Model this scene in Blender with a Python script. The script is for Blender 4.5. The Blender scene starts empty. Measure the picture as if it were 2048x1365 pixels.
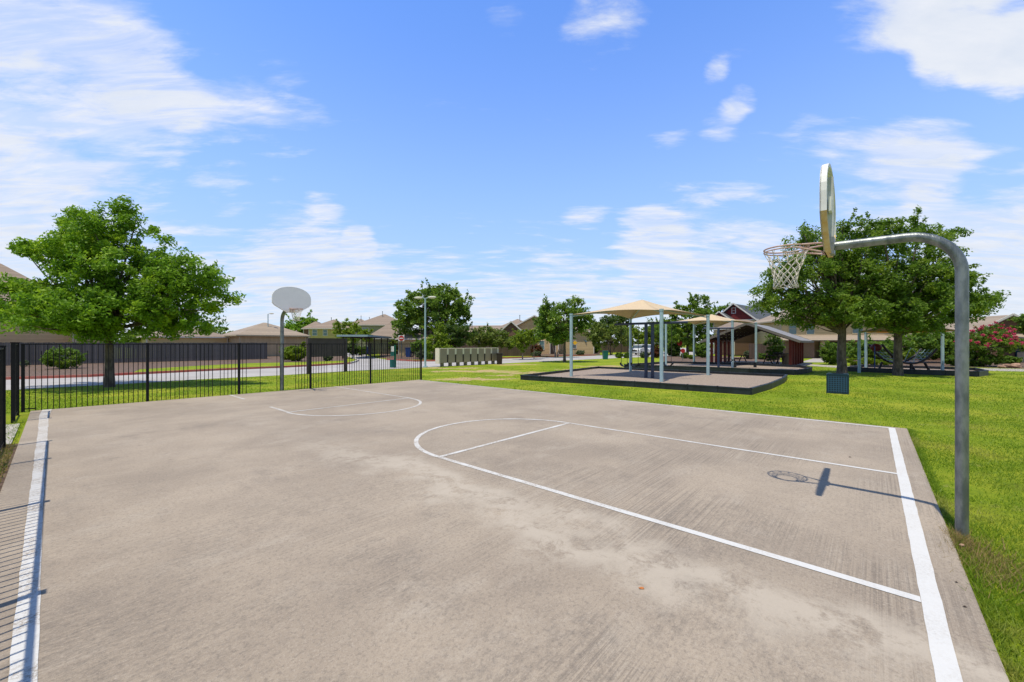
import bpy, math, random
import numpy as np
from mathutils import Vector, Matrix
scene = bpy.context.scene
COL = scene.collection
R = math.radians

# ------------------------------------------------------------------ camera
F, CX, HV, CH = 811.0, 1024.0, 687.5, 1.87      # focal length in photo pixels, centre, horizon row, eye height
cam = bpy.data.objects.new('camera', bpy.data.cameras.new('camera'))
COL.objects.link(cam); scene.camera = cam
cam.location = (0, 0, CH); cam.rotation_euler = (R(90), 0, 0)
cam.data.sensor_width = 36; cam.data.lens = 36*F/2048
cam.data.shift_y = 5/2048; cam.data.clip_end = 3000; cam.data.clip_start = .05
scene.render.resolution_x = 1024; scene.render.resolution_y = 682
scene.view_settings.view_transform = 'Standard'; scene.view_settings.look = 'None'
scene.view_settings.exposure = 0.0; scene.view_settings.gamma = 1
# ------------------------------------------------------------------ sun + sky
SUN = Vector((-.173, -.2475, 1)).normalized()
sl = bpy.data.lights.new('sun', 'SUN'); sl.energy = 4.3; sl.angle = R(.5); sl.color = (1, .92, .78)
so = bpy.data.objects.new('sun', sl); COL.objects.link(so)
so.rotation_euler = SUN.to_track_quat('Z', 'Y').to_euler(); so.location = (0, 0, 40)

def N(nt, kind, **kw):
    n = nt.nodes.new(kind)
    for k, v in kw.items():
        if k.startswith('i_'):
            key = k[2:]
            n.inputs[int(key) if key.isdigit() else key.replace('_', ' ')].default_value = v
        else: setattr(n, k, v)
    return n
def math_(nt, op, a, b=None, clamp=False):
    n = nt.nodes.new('ShaderNodeMath'); n.operation = op; n.use_clamp = clamp
    for i, x in enumerate((a, b)):
        if x is None: continue
        if isinstance(x, (int, float)): n.inputs[i].default_value = x
        else: nt.links.new(x, n.inputs[i])
    return n.outputs[0]
def mixc(nt, fac, a, b):
    n = nt.nodes.new('ShaderNodeMix'); n.data_type = 'RGBA'
    for s, x in ((n.inputs[0], fac), (n.inputs[6], a), (n.inputs[7], b)):
        if isinstance(x, (int, float)): s.default_value = x
        elif isinstance(x, (tuple, list)): s.default_value = (x[0], x[1], x[2], 1)
        else: nt.links.new(x, s)
    return n.outputs[2]
def ramp(nt, x, lo, hi, a=0., b=1.):
    n = nt.nodes.new('ShaderNodeMapRange'); n.interpolation_type = 'SMOOTHSTEP'
    nt.links.new(x, n.inputs[0])
    for i, v in zip((1, 2, 3, 4), (lo, hi, a, b)): n.inputs[i].default_value = v
    return n.outputs[0]

W = bpy.data.worlds.new('World'); scene.world = W; W.use_nodes = True
nt = W.node_tree; nt.nodes.clear()
out = N(nt, 'ShaderNodeOutputWorld'); bg = N(nt, 'ShaderNodeBackground')
sky = N(nt, 'ShaderNodeTexSky', sky_type='NISHITA', sun_disc=False)
sky.sun_elevation = math.asin(SUN.z); sky.sun_rotation = math.atan2(SUN.x, SUN.y)
sky.air_density = 1.0; sky.dust_density = .35; sky.ozone_density = 1.6
SKYK = .14
tc = N(nt, 'ShaderNodeTexCoord'); sep = N(nt, 'ShaderNodeSeparateXYZ')
nt.links.new(tc.outputs['Generated'], sep.inputs[0])
zc = math_(nt, 'ADD', math_(nt, 'MAXIMUM', sep.outputs[2], 0.0), .14)
comb = N(nt, 'ShaderNodeCombineXYZ')
nt.links.new(math_(nt, 'DIVIDE', sep.outputs[0], zc), comb.inputs[0])
nt.links.new(math_(nt, 'DIVIDE', sep.outputs[1], zc), comb.inputs[1])
mp = N(nt, 'ShaderNodeMapping'); nt.links.new(comb.outputs[0], mp.inputs[0])
mp.inputs['Rotation'].default_value = (0, 0, R(-35)); mp.inputs['Scale'].default_value = (.7, 1.7, 1)
n1 = N(nt, 'ShaderNodeTexNoise', i_Scale=1.5, i_Detail=10.0, i_Roughness=.6, i_Distortion=.5)
n2 = N(nt, 'ShaderNodeTexNoise', i_Scale=5.0, i_Detail=6.0, i_Roughness=.62, i_Distortion=.3)
nt.links.new(mp.outputs[0], n1.inputs[0]); nt.links.new(mp.outputs[0], n2.inputs[0])
noise = math_(nt, 'ADD', math_(nt, 'MULTIPLY', n1.outputs[0], .62), math_(nt, 'MULTIPLY', n2.outputs[0], .38))
def skydir(u, v): return Vector(((u-CX)/F, 1, (HV-v)/F)).normalized()
cover = None
for (u, v, deg, st) in [(40, 190, 14, .28), (-80, 60, 16, .16), (220, 200, 11, .22), (180, 40, 12, .10), (380, 110, 9, .20), (330, 215, 6, .18), (0, 330, 6, .26),
                        (1215, 40, 7, .40), (1890, 0, 6, .40), (2060, 115, 4.5, .80), (1960, 20, 6, .34), (1900, 125, 3.5, .40), (1760, 20, 5, .26), (1780, 340, 8, .40), (1840, 310, 5, .22),
                        (1400, 440, 12, .34), (1170, 415, 4, .36), (1480, 203, 2.5, .35), (1330, 250, 4, .3), (1010, 10, 4, .25), (1430, 150, 2, .3), (1440, 238, 3, .3), (1620, 280, 4, .2),
                        (720, 482, 2.6, .5), (640, 520, 9, .30), (450, 375, 4, .3), (560, 95, 4, .25), (540, 240, 8, .20), (1300, 480, 6, .28), (1860, 385, 2.5, .3),
                        (2030, 500, 8, .45), (200, 560, 12, .20), (650, 405, 3, .28)]:
    d = N(nt, 'ShaderNodeVectorMath', operation='DOT_PRODUCT'); nt.links.new(tc.outputs['Generated'], d.inputs[0])
    d.inputs[1].default_value = skydir(u, v)
    c = ramp(nt, d.outputs['Value'], math.cos(R(deg)), 1.0, 0, st)
    cover = c if cover is None else math_(nt, 'ADD', cover, c)
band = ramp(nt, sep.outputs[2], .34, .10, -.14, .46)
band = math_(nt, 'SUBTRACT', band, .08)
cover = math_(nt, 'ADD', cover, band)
cl = ramp(nt, math_(nt, 'ADD', math_(nt, 'MULTIPLY', math_(nt, 'SUBTRACT', noise, .5), 2.6), cover), .04, .50)
hz = ramp(nt, sep.outputs[2], .75, -.02, 0, .62)
hz = math_(nt, 'MULTIPLY', hz, ramp(nt, sep.outputs[1], -.35, .1, .35, 1))
skc = N(nt, 'ShaderNodeVectorMath', operation='MULTIPLY'); nt.links.new(sky.outputs[0], skc.inputs[0])
ovr = math_(nt, 'MAXIMUM', ramp(nt, sep.outputs[2], .66, .80), ramp(nt, sep.outputs[1], .1, -.35))  # unseen sky overhead and behind the camera, dimmed and greyed to cut blue fill
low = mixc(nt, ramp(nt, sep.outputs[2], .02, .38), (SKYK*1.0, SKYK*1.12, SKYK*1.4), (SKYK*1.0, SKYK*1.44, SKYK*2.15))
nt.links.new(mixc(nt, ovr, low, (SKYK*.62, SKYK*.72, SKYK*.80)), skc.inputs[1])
gam = N(nt, 'ShaderNodeHueSaturation', i_Hue=.5, i_Saturation=1.0, i_Value=1.0); nt.links.new(skc.outputs[0], gam.inputs['Color'])
skyout = mixc(nt, hz, gam.outputs[0], (.56, .71, 1.0))
cloudc = mixc(nt, n2.outputs[0], (.62, .71, .86), (.98, .98, 1.0))
mp3 = N(nt, 'ShaderNodeMapping'); nt.links.new(comb.outputs[0], mp3.inputs[0]); mp3.inputs['Rotation'].default_value = (0, 0, R(-28)); mp3.inputs['Scale'].default_value = (1.1, 4.2, 1)
n3 = N(nt, 'ShaderNodeTexNoise', i_Scale=2.4, i_Detail=9.0, i_Roughness=.62, i_Distortion=.6); nt.links.new(mp3.outputs[0], n3.inputs[0])
wisp = ramp(nt, n3.outputs[0], .36, .62, .50, .95)
solid = N(nt, 'ShaderNodeVectorMath', operation='DOT_PRODUCT'); nt.links.new(tc.outputs['Generated'], solid.inputs[0]); solid.inputs[1].default_value = skydir(2000, 60)
wisp = math_(nt, 'MAXIMUM', wisp, ramp(nt, solid.outputs['Value'], math.cos(R(16)), math.cos(R(4)), 0, .98))
wisp = math_(nt, 'MAXIMUM', wisp, ramp(nt, sep.outputs[2], .24, .06, 0, .80))
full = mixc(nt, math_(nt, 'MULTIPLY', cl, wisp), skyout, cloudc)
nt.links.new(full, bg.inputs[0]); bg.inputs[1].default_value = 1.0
nt.links.new(bg.outputs[0], out.inputs[0])

# ------------------------------------------------------------------ coordinates
def G(u, v, z=0.):
    "ground point under a photo pixel"
    d = F*(CH-z)/(v-HV); return Vector(((u-CX)/F*d, d, z))
def D(u, d, v=None):
    "point at distance d along a photo column; height from the row if given"
    return Vector(((u-CX)/F*d, d, 0 if v is None else CH+(HV-v)*d/F))
def ZV(v, d): return CH+(HV-v)*d/F
AX = Vector((-.7473, .6645, 0)); BX = Vector((.6645, .7473, 0))   # along the court, across the court
ANG = math.atan2(BX.y, BX.x)
def C(s, t, z=0.): return AX*s+BX*t+Vector((0, 0, z))
def st(p): return (p.x*AX.x+p.y*AX.y, p.x*BX.x+p.y*BX.y)
GZ = -.035                                                           # lawn level beside the slab

# ------------------------------------------------------------------ objects
def tag(o, label=None, cat=None, group=None, kind=None):
    if label: o['label'] = label
    if cat: o['category'] = cat
    if group: o['group'] = group
    if kind: o['kind'] = kind
    return o
def thing(name, label, cat, loc, rz=0., group=None):
    o = bpy.data.objects.new(name, None); COL.objects.link(o)
    o.location = loc; o.rotation_euler = (0, 0, rz); o.empty_display_size = .2
    return tag(o, label, cat, group)
def root_of(o):
    while o.parent: o = o.parent
    return o
def local_matrix(o):
    r = root_of(o)
    return Matrix.Translation(Vector(r.location)) @ Matrix.Rotation(r.rotation_euler.z, 4, 'Z')
class MB:
    def __init__(s): s.v = []; s.f = []; s.sm = []
    def add(s, vs, fs, smooth=False):
        k = len(s.v); s.v += [Vector(p) for p in vs]; s.f += [tuple(i+k for i in f) for f in fs]; s.sm += [smooth]*len(fs)
        return s
    def box(s, c, size, rz=0., M=None):
        x, y, z = [a/2 for a in size]; c = Vector(c); m = Matrix.Rotation(rz, 3, 'Z') if M is None else M
        vs = [c+m@Vector((i*x, j*y, k*z)) for k in (-1, 1) for j in (-1, 1) for i in (-1, 1)]
        return s.add(vs, [(0, 2, 3, 1), (4, 5, 7, 6), (0, 1, 5, 4), (2, 6, 7, 3), (0, 4, 6, 2), (1, 3, 7, 5)])
    def bar(s, p, q, w, h=None):
        "square bar from p to q"
        p = Vector(p); q = Vector(q); h = h or w; d = (q-p)
        if d.length < 1e-6: return s
        dn = d.normalized(); up = Vector((0, 0, 1)) if abs(dn.z) < .95 else Vector((1, 0, 0)) if abs(dn.z) < .9999 else BX
        x = dn.cross(up).normalized(); y = x.cross(dn)
        M = Matrix((x, dn, y)).transposed()
        return s.box((p+q)/2, (w, d.length, h), M=M)
    def tube(s, pts, r, n=10, cap=True):
        pts = [Vector(p) for p in pts]; k = len(pts); rs = r if isinstance(r, (list, tuple)) else [r]*k
        vs = []; ref = None
        for i, p in enumerate(pts):
            t = (pts[min(i+1, k-1)]-pts[max(i-1, 0)]).normalized()
            if ref is None: ref = Vector((0, 0, 1)) if abs(t.z) < .9 else Vector((1, 0, 0))
            x = (ref-t*ref.dot(t)).normalized(); y = t.cross(x); ref = x
            vs += [p+(x*math.cos(2*math.pi*j/n)+y*math.sin(2*math.pi*j/n))*rs[i] for j in range(n)]
        fs = [(i*n+j, i*n+(j+1) % n, (i+1)*n+(j+1) % n, (i+1)*n+j) for i in range(k-1) for j in range(n)]
        s.add(vs, fs, True)
        if cap: s.add(vs[:n], [tuple(range(n))[::-1]]); s.add(vs[-n:], [tuple(range(n))])
        return s
    def prism(s, poly, z0, z1):
        n = len(poly); vs = [Vector((p[0], p[1], z0)) for p in poly]+[Vector((p[0], p[1], z1)) for p in poly]
        ar = sum(poly[i][0]*poly[(i+1) % n][1]-poly[(i+1) % n][0]*poly[i][1] for i in range(n))
        fs = [tuple(range(n))[::-1], tuple(range(n, 2*n))]+[(i, (i+1) % n, n+(i+1) % n, n+i) for i in range(n)]
        if ar < 0: fs = [f[::-1] for f in fs]
        return s.add(vs, fs)
    def slab(s, pts, th, nrm=None):
        "thick sheet under a 3d polygon"
        pts = [Vector(p) for p in pts]; n = len(pts)
        nr = (pts[1]-pts[0]).cross(pts[2]-pts[0]).normalized() if nrm is None else Vector(nrm)
        vs = pts+[p-nr*th for p in pts]
        return s.add(vs, [tuple(range(n)), tuple(range(n, 2*n))[::-1]]+[(i, n+i, n+(i+1) % n, (i+1) % n) for i in range(n)])
    def ball(s, c, r, n=8, m=6):
        r = r if isinstance(r, (tuple, list)) else (r, r, r); c = Vector(c)
        vs = [c+Vector((0, 0, -r[2]))]
        for i in range(1, m):
            a = math.pi*i/m
            vs += [c+Vector((r[0]*math.sin(a)*math.cos(2*math.pi*j/n), r[1]*math.sin(a)*math.sin(2*math.pi*j/n), -r[2]*math.cos(a))) for j in range(n)]
        vs.append(c+Vector((0, 0, r[2]))); L = len(vs)-1
        fs = [(0, 1+(j+1) % n, 1+j) for j in range(n)]
        for i in range(m-2): fs += [(1+i*n+j, 1+i*n+(j+1) % n, 1+(i+1)*n+(j+1) % n, 1+(i+1)*n+j) for j in range(n)]
        fs += [(L, 1+(m-2)*n+j, 1+(m-2)*n+(j+1) % n) for j in range(n)]
        return s.add(vs, fs, True)
    def build(s, name, mat, parent=None, bevel=0):
        me = bpy.data.meshes.new(name)
        if parent is not None:
            mi = local_matrix(parent).inverted(); vs = [mi@v for v in s.v]
        else: vs = s.v
        me.from_pydata([tuple(v) for v in vs], [], s.f)
        me.polygons.foreach_set('use_smooth', s.sm); me.materials.append(mat); me.update()
        o = bpy.data.objects.new(name, me); COL.objects.link(o)
        if parent is not None: o.parent = parent
        if bevel:
            m = o.modifiers.new('bevel', 'BEVEL'); m.width = bevel; m.segments = 2; m.limit_method = 'ANGLE'
        return o
def copy_tree(o, parent=None):
    c = o.copy(); COL.objects.link(c)
    if parent is not None: c.parent = parent
    for ch in list(o.children): copy_tree(ch, c)
    return c

# ------------------------------------------------------------------ materials
def mat(name, col, rough=.7, metal=0., var=.0, vscale=3., bump=0., bscale=40., col2=None, stretch=None, spec=.3, trans=0.):
    m = bpy.data.materials.new(name); m.use_nodes = True; nt = m.node_tree; b = nt.nodes['Principled BSDF']
    b.inputs['Roughness'].default_value = rough; b.inputs['Metallic'].default_value = metal
    b.inputs['Specular IOR Level'].default_value = spec
    b.inputs['Base Color'].default_value = (*col, 1)
    tc = N(nt, 'ShaderNodeTexCoord'); mp = N(nt, 'ShaderNodeMapping'); nt.links.new(tc.outputs['Object'], mp.inputs[0])
    if stretch: mp.inputs['Scale'].default_value = stretch
    if var or col2:
        n = N(nt, 'ShaderNodeTexNoise', i_Scale=vscale, i_Detail=6.0, i_Roughness=.65); nt.links.new(mp.outputs[0], n.inputs[0])
        c2 = col2 or tuple(c*(1-var) for c in col); c1 = col if col2 else tuple(min(1, c*(1+var)) for c in col)
        nt.links.new(mixc(nt, ramp(nt, n.outputs[0], .35, .65), c1, c2), b.inputs['Base Color'])
    if bump:
        n = N(nt, 'ShaderNodeTexNoise', i_Scale=bscale, i_Detail=4.0); nt.links.new(mp.outputs[0], n.inputs[0])
        bp = N(nt, 'ShaderNodeBump', i_Strength=bump, i_Distance=.01); nt.links.new(n.outputs[0], bp.inputs['Height'])
        nt.links.new(bp.outputs[0], b.inputs['Normal'])
    return m
def siding_mat(name, col, pitch=.18, vertical=False, depth=.5, var=.08):
    "lap siding or boards: dark joint lines plus slight board to board change"
    m = bpy.data.materials.new(name); m.use_nodes = True; nt = m.node_tree; b = nt.nodes['Principled BSDF']; b.inputs['Roughness'].default_value = .75
    b.inputs['Specular IOR Level'].default_value = .2
    tc = N(nt, 'ShaderNodeTexCoord'); sp = N(nt, 'ShaderNodeSeparateXYZ'); nt.links.new(tc.outputs['Object'], sp.inputs[0])
    if vertical: x = math_(nt, 'ADD', sp.outputs[0], sp.outputs[1])
    else: x = sp.outputs[2]
    x = math_(nt, 'DIVIDE', x, pitch); fr = math_(nt, 'FRACT', x); fl = math_(nt, 'FLOOR', x)
    wn = N(nt, 'ShaderNodeTexWhiteNoise', noise_dimensions='1D'); nt.links.new(fl, wn.inputs['W'])
    c = mixc(nt, wn.outputs['Value'], tuple(k*(1-var) for k in col), tuple(k*(1+var) for k in col))
    n = N(nt, 'ShaderNodeTexNoise', i_Scale=2.5, i_Detail=5.0); nt.links.new(tc.outputs['Object'], n.inputs[0])
    c = mixc(nt, ramp(nt, n.outputs[0], .3, .7, 0, .25), c, tuple(k*.7 for k in col))
    j = ramp(nt, fr, .0, .14, 1, 0)
    c = mixc(nt, math_(nt, 'MULTIPLY', j, depth), c, tuple(k*.3 for k in col))
    nt.links.new(c, b.inputs['Base Color'])
    bp = N(nt, 'ShaderNodeBump', i_Strength=.6, i_Distance=.02); nt.links.new(fr, bp.inputs['Height']); nt.links.new(bp.outputs[0], b.inputs['Normal'])
    return m
def leaf_mat(name, c1, c2, c3, trans=.42, patch=.9):
    m = bpy.data.materials.new(name); m.use_nodes = True; nt = m.node_tree; nt.nodes.clear()
    o = N(nt, 'ShaderNodeOutputMaterial'); g = N(nt, 'ShaderNodeNewGeometry')
    tc = N(nt, 'ShaderNodeTexCoord'); n = N(nt, 'ShaderNodeTexNoise', i_Scale=patch, i_Detail=3.0); nt.links.new(tc.outputs['Object'], n.inputs[0])
    c = mixc(nt, g.outputs['Random Per Island'], c1, c2)
    c = mixc(nt, ramp(nt, n.outputs[0], .52, .68, 0, .75), c, c3)
    p = N(nt, 'ShaderNodeBsdfPrincipled', i_Roughness=.5); p.inputs['Specular IOR Level'].default_value = .25
    nt.links.new(c, p.inputs['Base Color'])
    t = N(nt, 'ShaderNodeBsdfTranslucent'); nt.links.new(mixc(nt, .35, c, (.25, .45, .02)), t.inputs[0])
    mx = N(nt, 'ShaderNodeMixShader', i_0=trans); nt.links.new(p.outputs[0], mx.inputs[1]); nt.links.new(t.outputs[0], mx.inputs[2])
    nt.links.new(mx.outputs[0], o.inputs[0]); return m

M = {}
M['black'] = mat('black_metal', (.006, .006, .007), .5, .0, var=.3, vscale=6, spec=.25)
M['galv'] = mat('galvanised_steel', (.13, .15, .16), .42, .6, vscale=9, col2=(.27, .29, .29), bump=.35, bscale=60, stretch=(1, 1, .35))
M['board_front'] = mat('board_paint', (.90, .88, .86), .6, var=.02, vscale=3)
M['board_back'] = mat('board_back_paint', (.55, .58, .60), .5, vscale=3, col2=(.45, .45, .42))
M['board_rim'] = mat('board_rim_paint', (.74, .73, .69), .6, var=.06, vscale=6)
M['board_rust'] = mat('board_stained_paint', (.55, .38, .15), .7, vscale=9, col2=(.62, .50, .30))
M['rim'] = mat('rim_paint', (.48, .30, .24), .6, vscale=14, col2=(.55, .42, .36))
M['net'] = mat('net_cord', (.68, .63, .55), .9, var=.15, vscale=30)
M['pipe_blue'] = mat('pale_blue_paint', (.33, .46, .50), .45, var=.08)
M['navy'] = mat('navy_paint', (.012, .028, .075), .35, spec=.6)
M['canopy'] = mat('canopy_cloth', (.66, .52, .34), .9, var=.07, vscale=8)
M['canopy_yellow'] = mat('canopy_cloth_yellow', (.75, .50, .15), .9, var=.1, vscale=5)
for k_, tc_ in (('canopy', (.60, .40, .20)), ('canopy_yellow', (.75, .42, .06))):
    nt_ = M[k_].node_tree; o_ = nt_.nodes['Material Output']; p_ = nt_.nodes['Principled BSDF']
    t_ = N(nt_, 'ShaderNodeBsdfTranslucent'); t_.inputs[0].default_value = (*tc_, 1); m_ = N(nt_, 'ShaderNodeMixShader', i_0=.12 if k_ == 'canopy' else .4)
    nt_.links.new(p_.outputs[0], m_.inputs[1]); nt_.links.new(t_.outputs[0], m_.inputs[2]); nt_.links.new(m_.outputs[0], o_.inputs[0])
M['border'] = mat('border_plastic', (.012, .018, .024), .5, var=.4, vscale=4, spec=.5)
M['mulch_grey'] = mat('wood_chips', (.42, .34, .27), .95, vscale=26, col2=(.19, .15, .12), bump=.8, bscale=50)
M['mulch'] = mat('bark_mulch', (.20, .135, .095), .95, vscale=9, col2=(.09, .06, .045), bump=1., bscale=20)
M['road'] = mat('road_concrete', (.44, .42, .40), .9, vscale=.35, col2=(.37, .35, .33), bump=.2, bscale=30)
M['walk'] = mat('walk_concrete', (.45, .41, .36), .9, vscale=1.2, col2=(.36, .33, .29), bump=.2)
M['curb_red'] = mat('curb_red_paint', (.50, .10, .075), .8, vscale=1.5, col2=(.40, .17, .13))
M['curb'] = mat('curb_concrete', (.42, .39, .35), .9, var=.1)
M['wood_grey'] = siding_mat('weathered_boards', (.125, .12, .12), .14, True, .7, .25)
M['wood_brown'] = siding_mat('brown_boards', (.13, .09, .07), .14, True, .6, .2)
M['siding_tan'] = siding_mat('tan_siding', (.62, .44, .25), .18)
M['siding_tan2'] = siding_mat('tan_panel_siding', (.56, .42, .26), .3, True, .25)
M['siding_yellow'] = siding_mat('yellow_siding', (.55, .46, .18), .18)
M['siding_cream'] = siding_mat('cream_siding', (.64, .50, .28), .18)
M['siding_red'] = siding_mat('red_siding', (.18, .03, .03), .18)
M['siding_green'] = siding_mat('sage_siding', (.30, .30, .20), .18)
M['siding_brown'] = siding_mat('brown_siding', (.19, .11, .08), .18)
M['brick'] = mat('brick', (.26, .17, .13), .9, vscale=9, col2=(.18, .11, .09), stretch=(1, 1, 3))
M['trim'] = mat('white_trim', (.66, .63, .58), .6)
M['trim_tan'] = mat('tan_trim', (.50, .42, .28), .6)
def roof_mat(name, c, c2):
    m = siding_mat(name, c, .14, False, .35, .14)
    return m
M['roof_tan'] = roof_mat('tan_shingles', (.36, .29, .22), None)
M['roof_brown'] = roof_mat('brown_shingles', (.30, .235, .185), None)
M['roof_grey'] = roof_mat('grey_shingles', (.10, .11, .12), None)
M['roof_metal'] = mat('metal_roof', (.27, .25, .22), .5, .2, var=.08, stretch=(6, .3, .3))
M['glass'] = mat('window_glass', (.08, .11, .13), .12, 0, spec=.8)
M['glass_teal'] = mat('window_glass_teal', (.10, .19, .21), .15, 0, spec=.8)
M['maroon'] = mat('maroon_paint', (.13, .018, .016), .55, var=.15, vscale=5)
M['dark_wood'] = mat('dark_timber', (.045, .03, .027), .7, var=.2)
M['bark'] = mat('bark', (.17, .135, .11), .95, vscale=8, col2=(.07, .055, .045), bump=1., bscale=18, stretch=(1, 1, .35))
M['bark_pale'] = mat('pale_bark', (.33, .25, .18), .9, vscale=8, col2=(.2, .15, .11), stretch=(1, 1, .35))
M['sign_dark'] = mat('dark_sign_paint', (.075, .055, .058), .6, var=.12, vscale=2)
M['mailbox'] = mat('mailbox_paint', (.33, .27, .20), .5, var=.05)
M['mailbox_pale'] = mat('mailbox_pale_paint', (.78, .70, .56), .6)
M['pedestal'] = mat('pedestal_paint', (.20, .17, .13), .6)
M['bin_blue'] = mat('blue_plastic', (.02, .06, .22), .4)
M['bin_teal'] = mat('teal_plastic', (.015, .13, .12), .4)
M['bin_dark'] = mat('dark_bin', (.035, .025, .022), .5)
M['sign_red'] = mat('red_sign', (.42, .03, .03), .5)
M['white'] = mat('white_paint', (.75, .75, .74), .5)
M['sign_yellow'] = mat('yellow_sign', (.75, .42, .02), .5)
M['sign_green'] = mat('green_sign', (.01, .14, .08), .5)
M['car_white'] = mat('car_white', (.72, .73, .75), .2, spec=.6)
M['tyre'] = mat('tyre', (.02, .02, .02), .8)
M['rim_metal'] = mat('wheel_metal', (.35, .36, .38), .35, .6)
M['lamp_head'] = mat('lamp_head_paint', (.60, .58, .50), .5)
M['carport'] = mat('carport_paint', (.26, .36, .40), .4, var=.05)
M['door_green'] = siding_mat('green_door', (.05, .09, .04), .5)
M['door_blue'] = siding_mat('blue_door', (.015, .05, .09), .5)
M['awning_blue'] = mat('blue_awning', (.02, .15, .25), .7, var=.15)
M['rock'] = mat('rock', (.34, .21, .15), .9, var=.3)
M['leaf_oak'] = leaf_mat('leaves_bright', (0.232, 0.416, 0.023), (0.116, 0.230, 0.019), (0.463, 0.632, 0.028))
M['leaf_dark'] = leaf_mat('leaves_dark', (0.173, 0.285, 0.032), (0.089, 0.159, 0.021), (0.314, 0.408, 0.035))
M['leaf_mid'] = leaf_mat('leaves_mid', (0.177, 0.285, 0.035), (0.082, 0.160, 0.021), (0.308, 0.410, 0.035))
M['leaf_lime'] = leaf_mat('leaves_lime', (0.255, 0.345, 0.022), (0.150, 0.225, 0.018), (0.330, 0.390, 0.030), .45)
M['leaf_olive'] = leaf_mat('leaves_olive', (0.211, 0.269, 0.048), (0.115, 0.163, 0.032), (0.250, 0.250, 0.048))
M['leaf_black'] = leaf_mat('leaves_deep', (0.076, 0.129, 0.025), (0.038, 0.070, 0.014), (0.101, 0.140, 0.022))
M['leaf_grey'] = leaf_mat('leaves_grey', (0.180, 0.210, 0.150), (0.105, 0.128, 0.075), (0.180, 0.210, 0.120))
M['leaf_red'] = leaf_mat('leaves_red', (0.196, 0.049, 0.028), (0.098, 0.035, 0.021), (0.084, 0.098, 0.028))
M['flower'] = leaf_mat('pink_blossom', (.62, .035, .13), (.45, .02, .10), (.70, .08, .20), .3)
M['grass_blade'] = leaf_mat('grass_blades', (.25, .35, .018), (.12, .21, .012), (.40, .37, .08), .35, .7)
M['grass_dry'] = leaf_mat('dry_grass', (.40, .27, .11), (.25, .17, .07), (.35, .25, .1), .3, .5)

PATCH = [(965, 757, 2.9, .9), (900, 759, 1.6, .4), (1050, 745, 2.4, 1.2), (1010, 749, 1.5, .6), (935, 742, 3.0, 1.2), (1000, 741, 2.0, 1.0), (900, 736, 3.6, .9), (1180, 738, 3.4, 1.0), (1215, 732, 3.6, 1.2),
         (1245, 735, 2.2, .8), (1030, 729, 2.5, .8)]
# lawn: green with yellowed and bare places
def ground_mat():
    m = bpy.data.materials.new('lawn'); m.use_nodes = True; nt = m.node_tree; b = nt.nodes['Principled BSDF']
    b.inputs['Roughness'].default_value = .95; b.inputs['Specular IOR Level'].default_value = .1
    tc = N(nt, 'ShaderNodeTexCoord'); P = tc.outputs['Object']
    def no(sc, det=5., ro=.6):
        n = N(nt, 'ShaderNodeTexNoise', i_Scale=sc, i_Detail=det, i_Roughness=ro); nt.links.new(P, n.inputs[0]); return n.outputs[0]
    c = mixc(nt, ramp(nt, no(14, 8, .75), .35, .65), (.26, .34, .016), (.14, .215, .012))
    c = mixc(nt, ramp(nt, no(.45, 5), .42, .66), c, (.33, .36, .03))
    c = mixc(nt, ramp(nt, no(1.6, 6, .7), .60, .74, 0, .75), c, (.40, .34, .12))
    c = mixc(nt, ramp(nt, no(50, 3, .8), .45, .75, 0, .6), c, (.07, .12, .012))
    wn_ = N(nt, 'ShaderNodeTexNoise', i_Scale=.7, i_Detail=5.0); nt.links.new(P, wn_.inputs[0])
    w1 = N(nt, 'ShaderNodeVectorMath', operation='SUBTRACT'); nt.links.new(wn_.outputs['Color'], w1.inputs[0]); w1.inputs[1].default_value = (.5, .5, .5)
    w2 = N(nt, 'ShaderNodeVectorMath', operation='MULTIPLY_ADD'); nt.links.new(w1.outputs[0], w2.inputs[0]); w2.inputs[1].default_value = (4.5, 4.5, 0); nt.links.new(P, w2.inputs[2])
    patch = None
    for (u, v, ru, rs) in PATCH:
        p = G(u, v)
        v1 = N(nt, 'ShaderNodeVectorMath', operation='SUBTRACT'); nt.links.new(w2.outputs[0], v1.inputs[0]); v1.inputs[1].default_value = (p.x, p.y, p.z)
        v2 = N(nt, 'ShaderNodeVectorMath', operation='MULTIPLY'); nt.links.new(v1.outputs[0], v2.inputs[0]); v2.inputs[1].default_value = (1/ru, 1/rs, 0)
        v3 = N(nt, 'ShaderNodeVectorMath', operation='LENGTH'); nt.links.new(v2.outputs[0], v3.inputs[0])
        q = ramp(nt, v3.outputs['Value'], 1.3, .3)
        patch = q if patch is None else math_(nt, 'MAXIMUM', patch, q)
    f = ramp(nt, math_(nt, 'ADD', math_(nt, 'MULTIPLY', patch, .34), no(2.4, 8, .8)), .66, .76, 0, .95)
    c = mixc(nt, f, c, (.46, .34, .17))
    nt.links.new(c, b.inputs['Base Color'])
    bp = N(nt, 'ShaderNodeBump', i_Strength=.9, i_Distance=.03); nt.links.new(no(35, 4, .8), bp.inputs['Height']); nt.links.new(bp.outputs[0], b.inputs['Normal'])
    return m
M['lawn'] = ground_mat()

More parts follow.
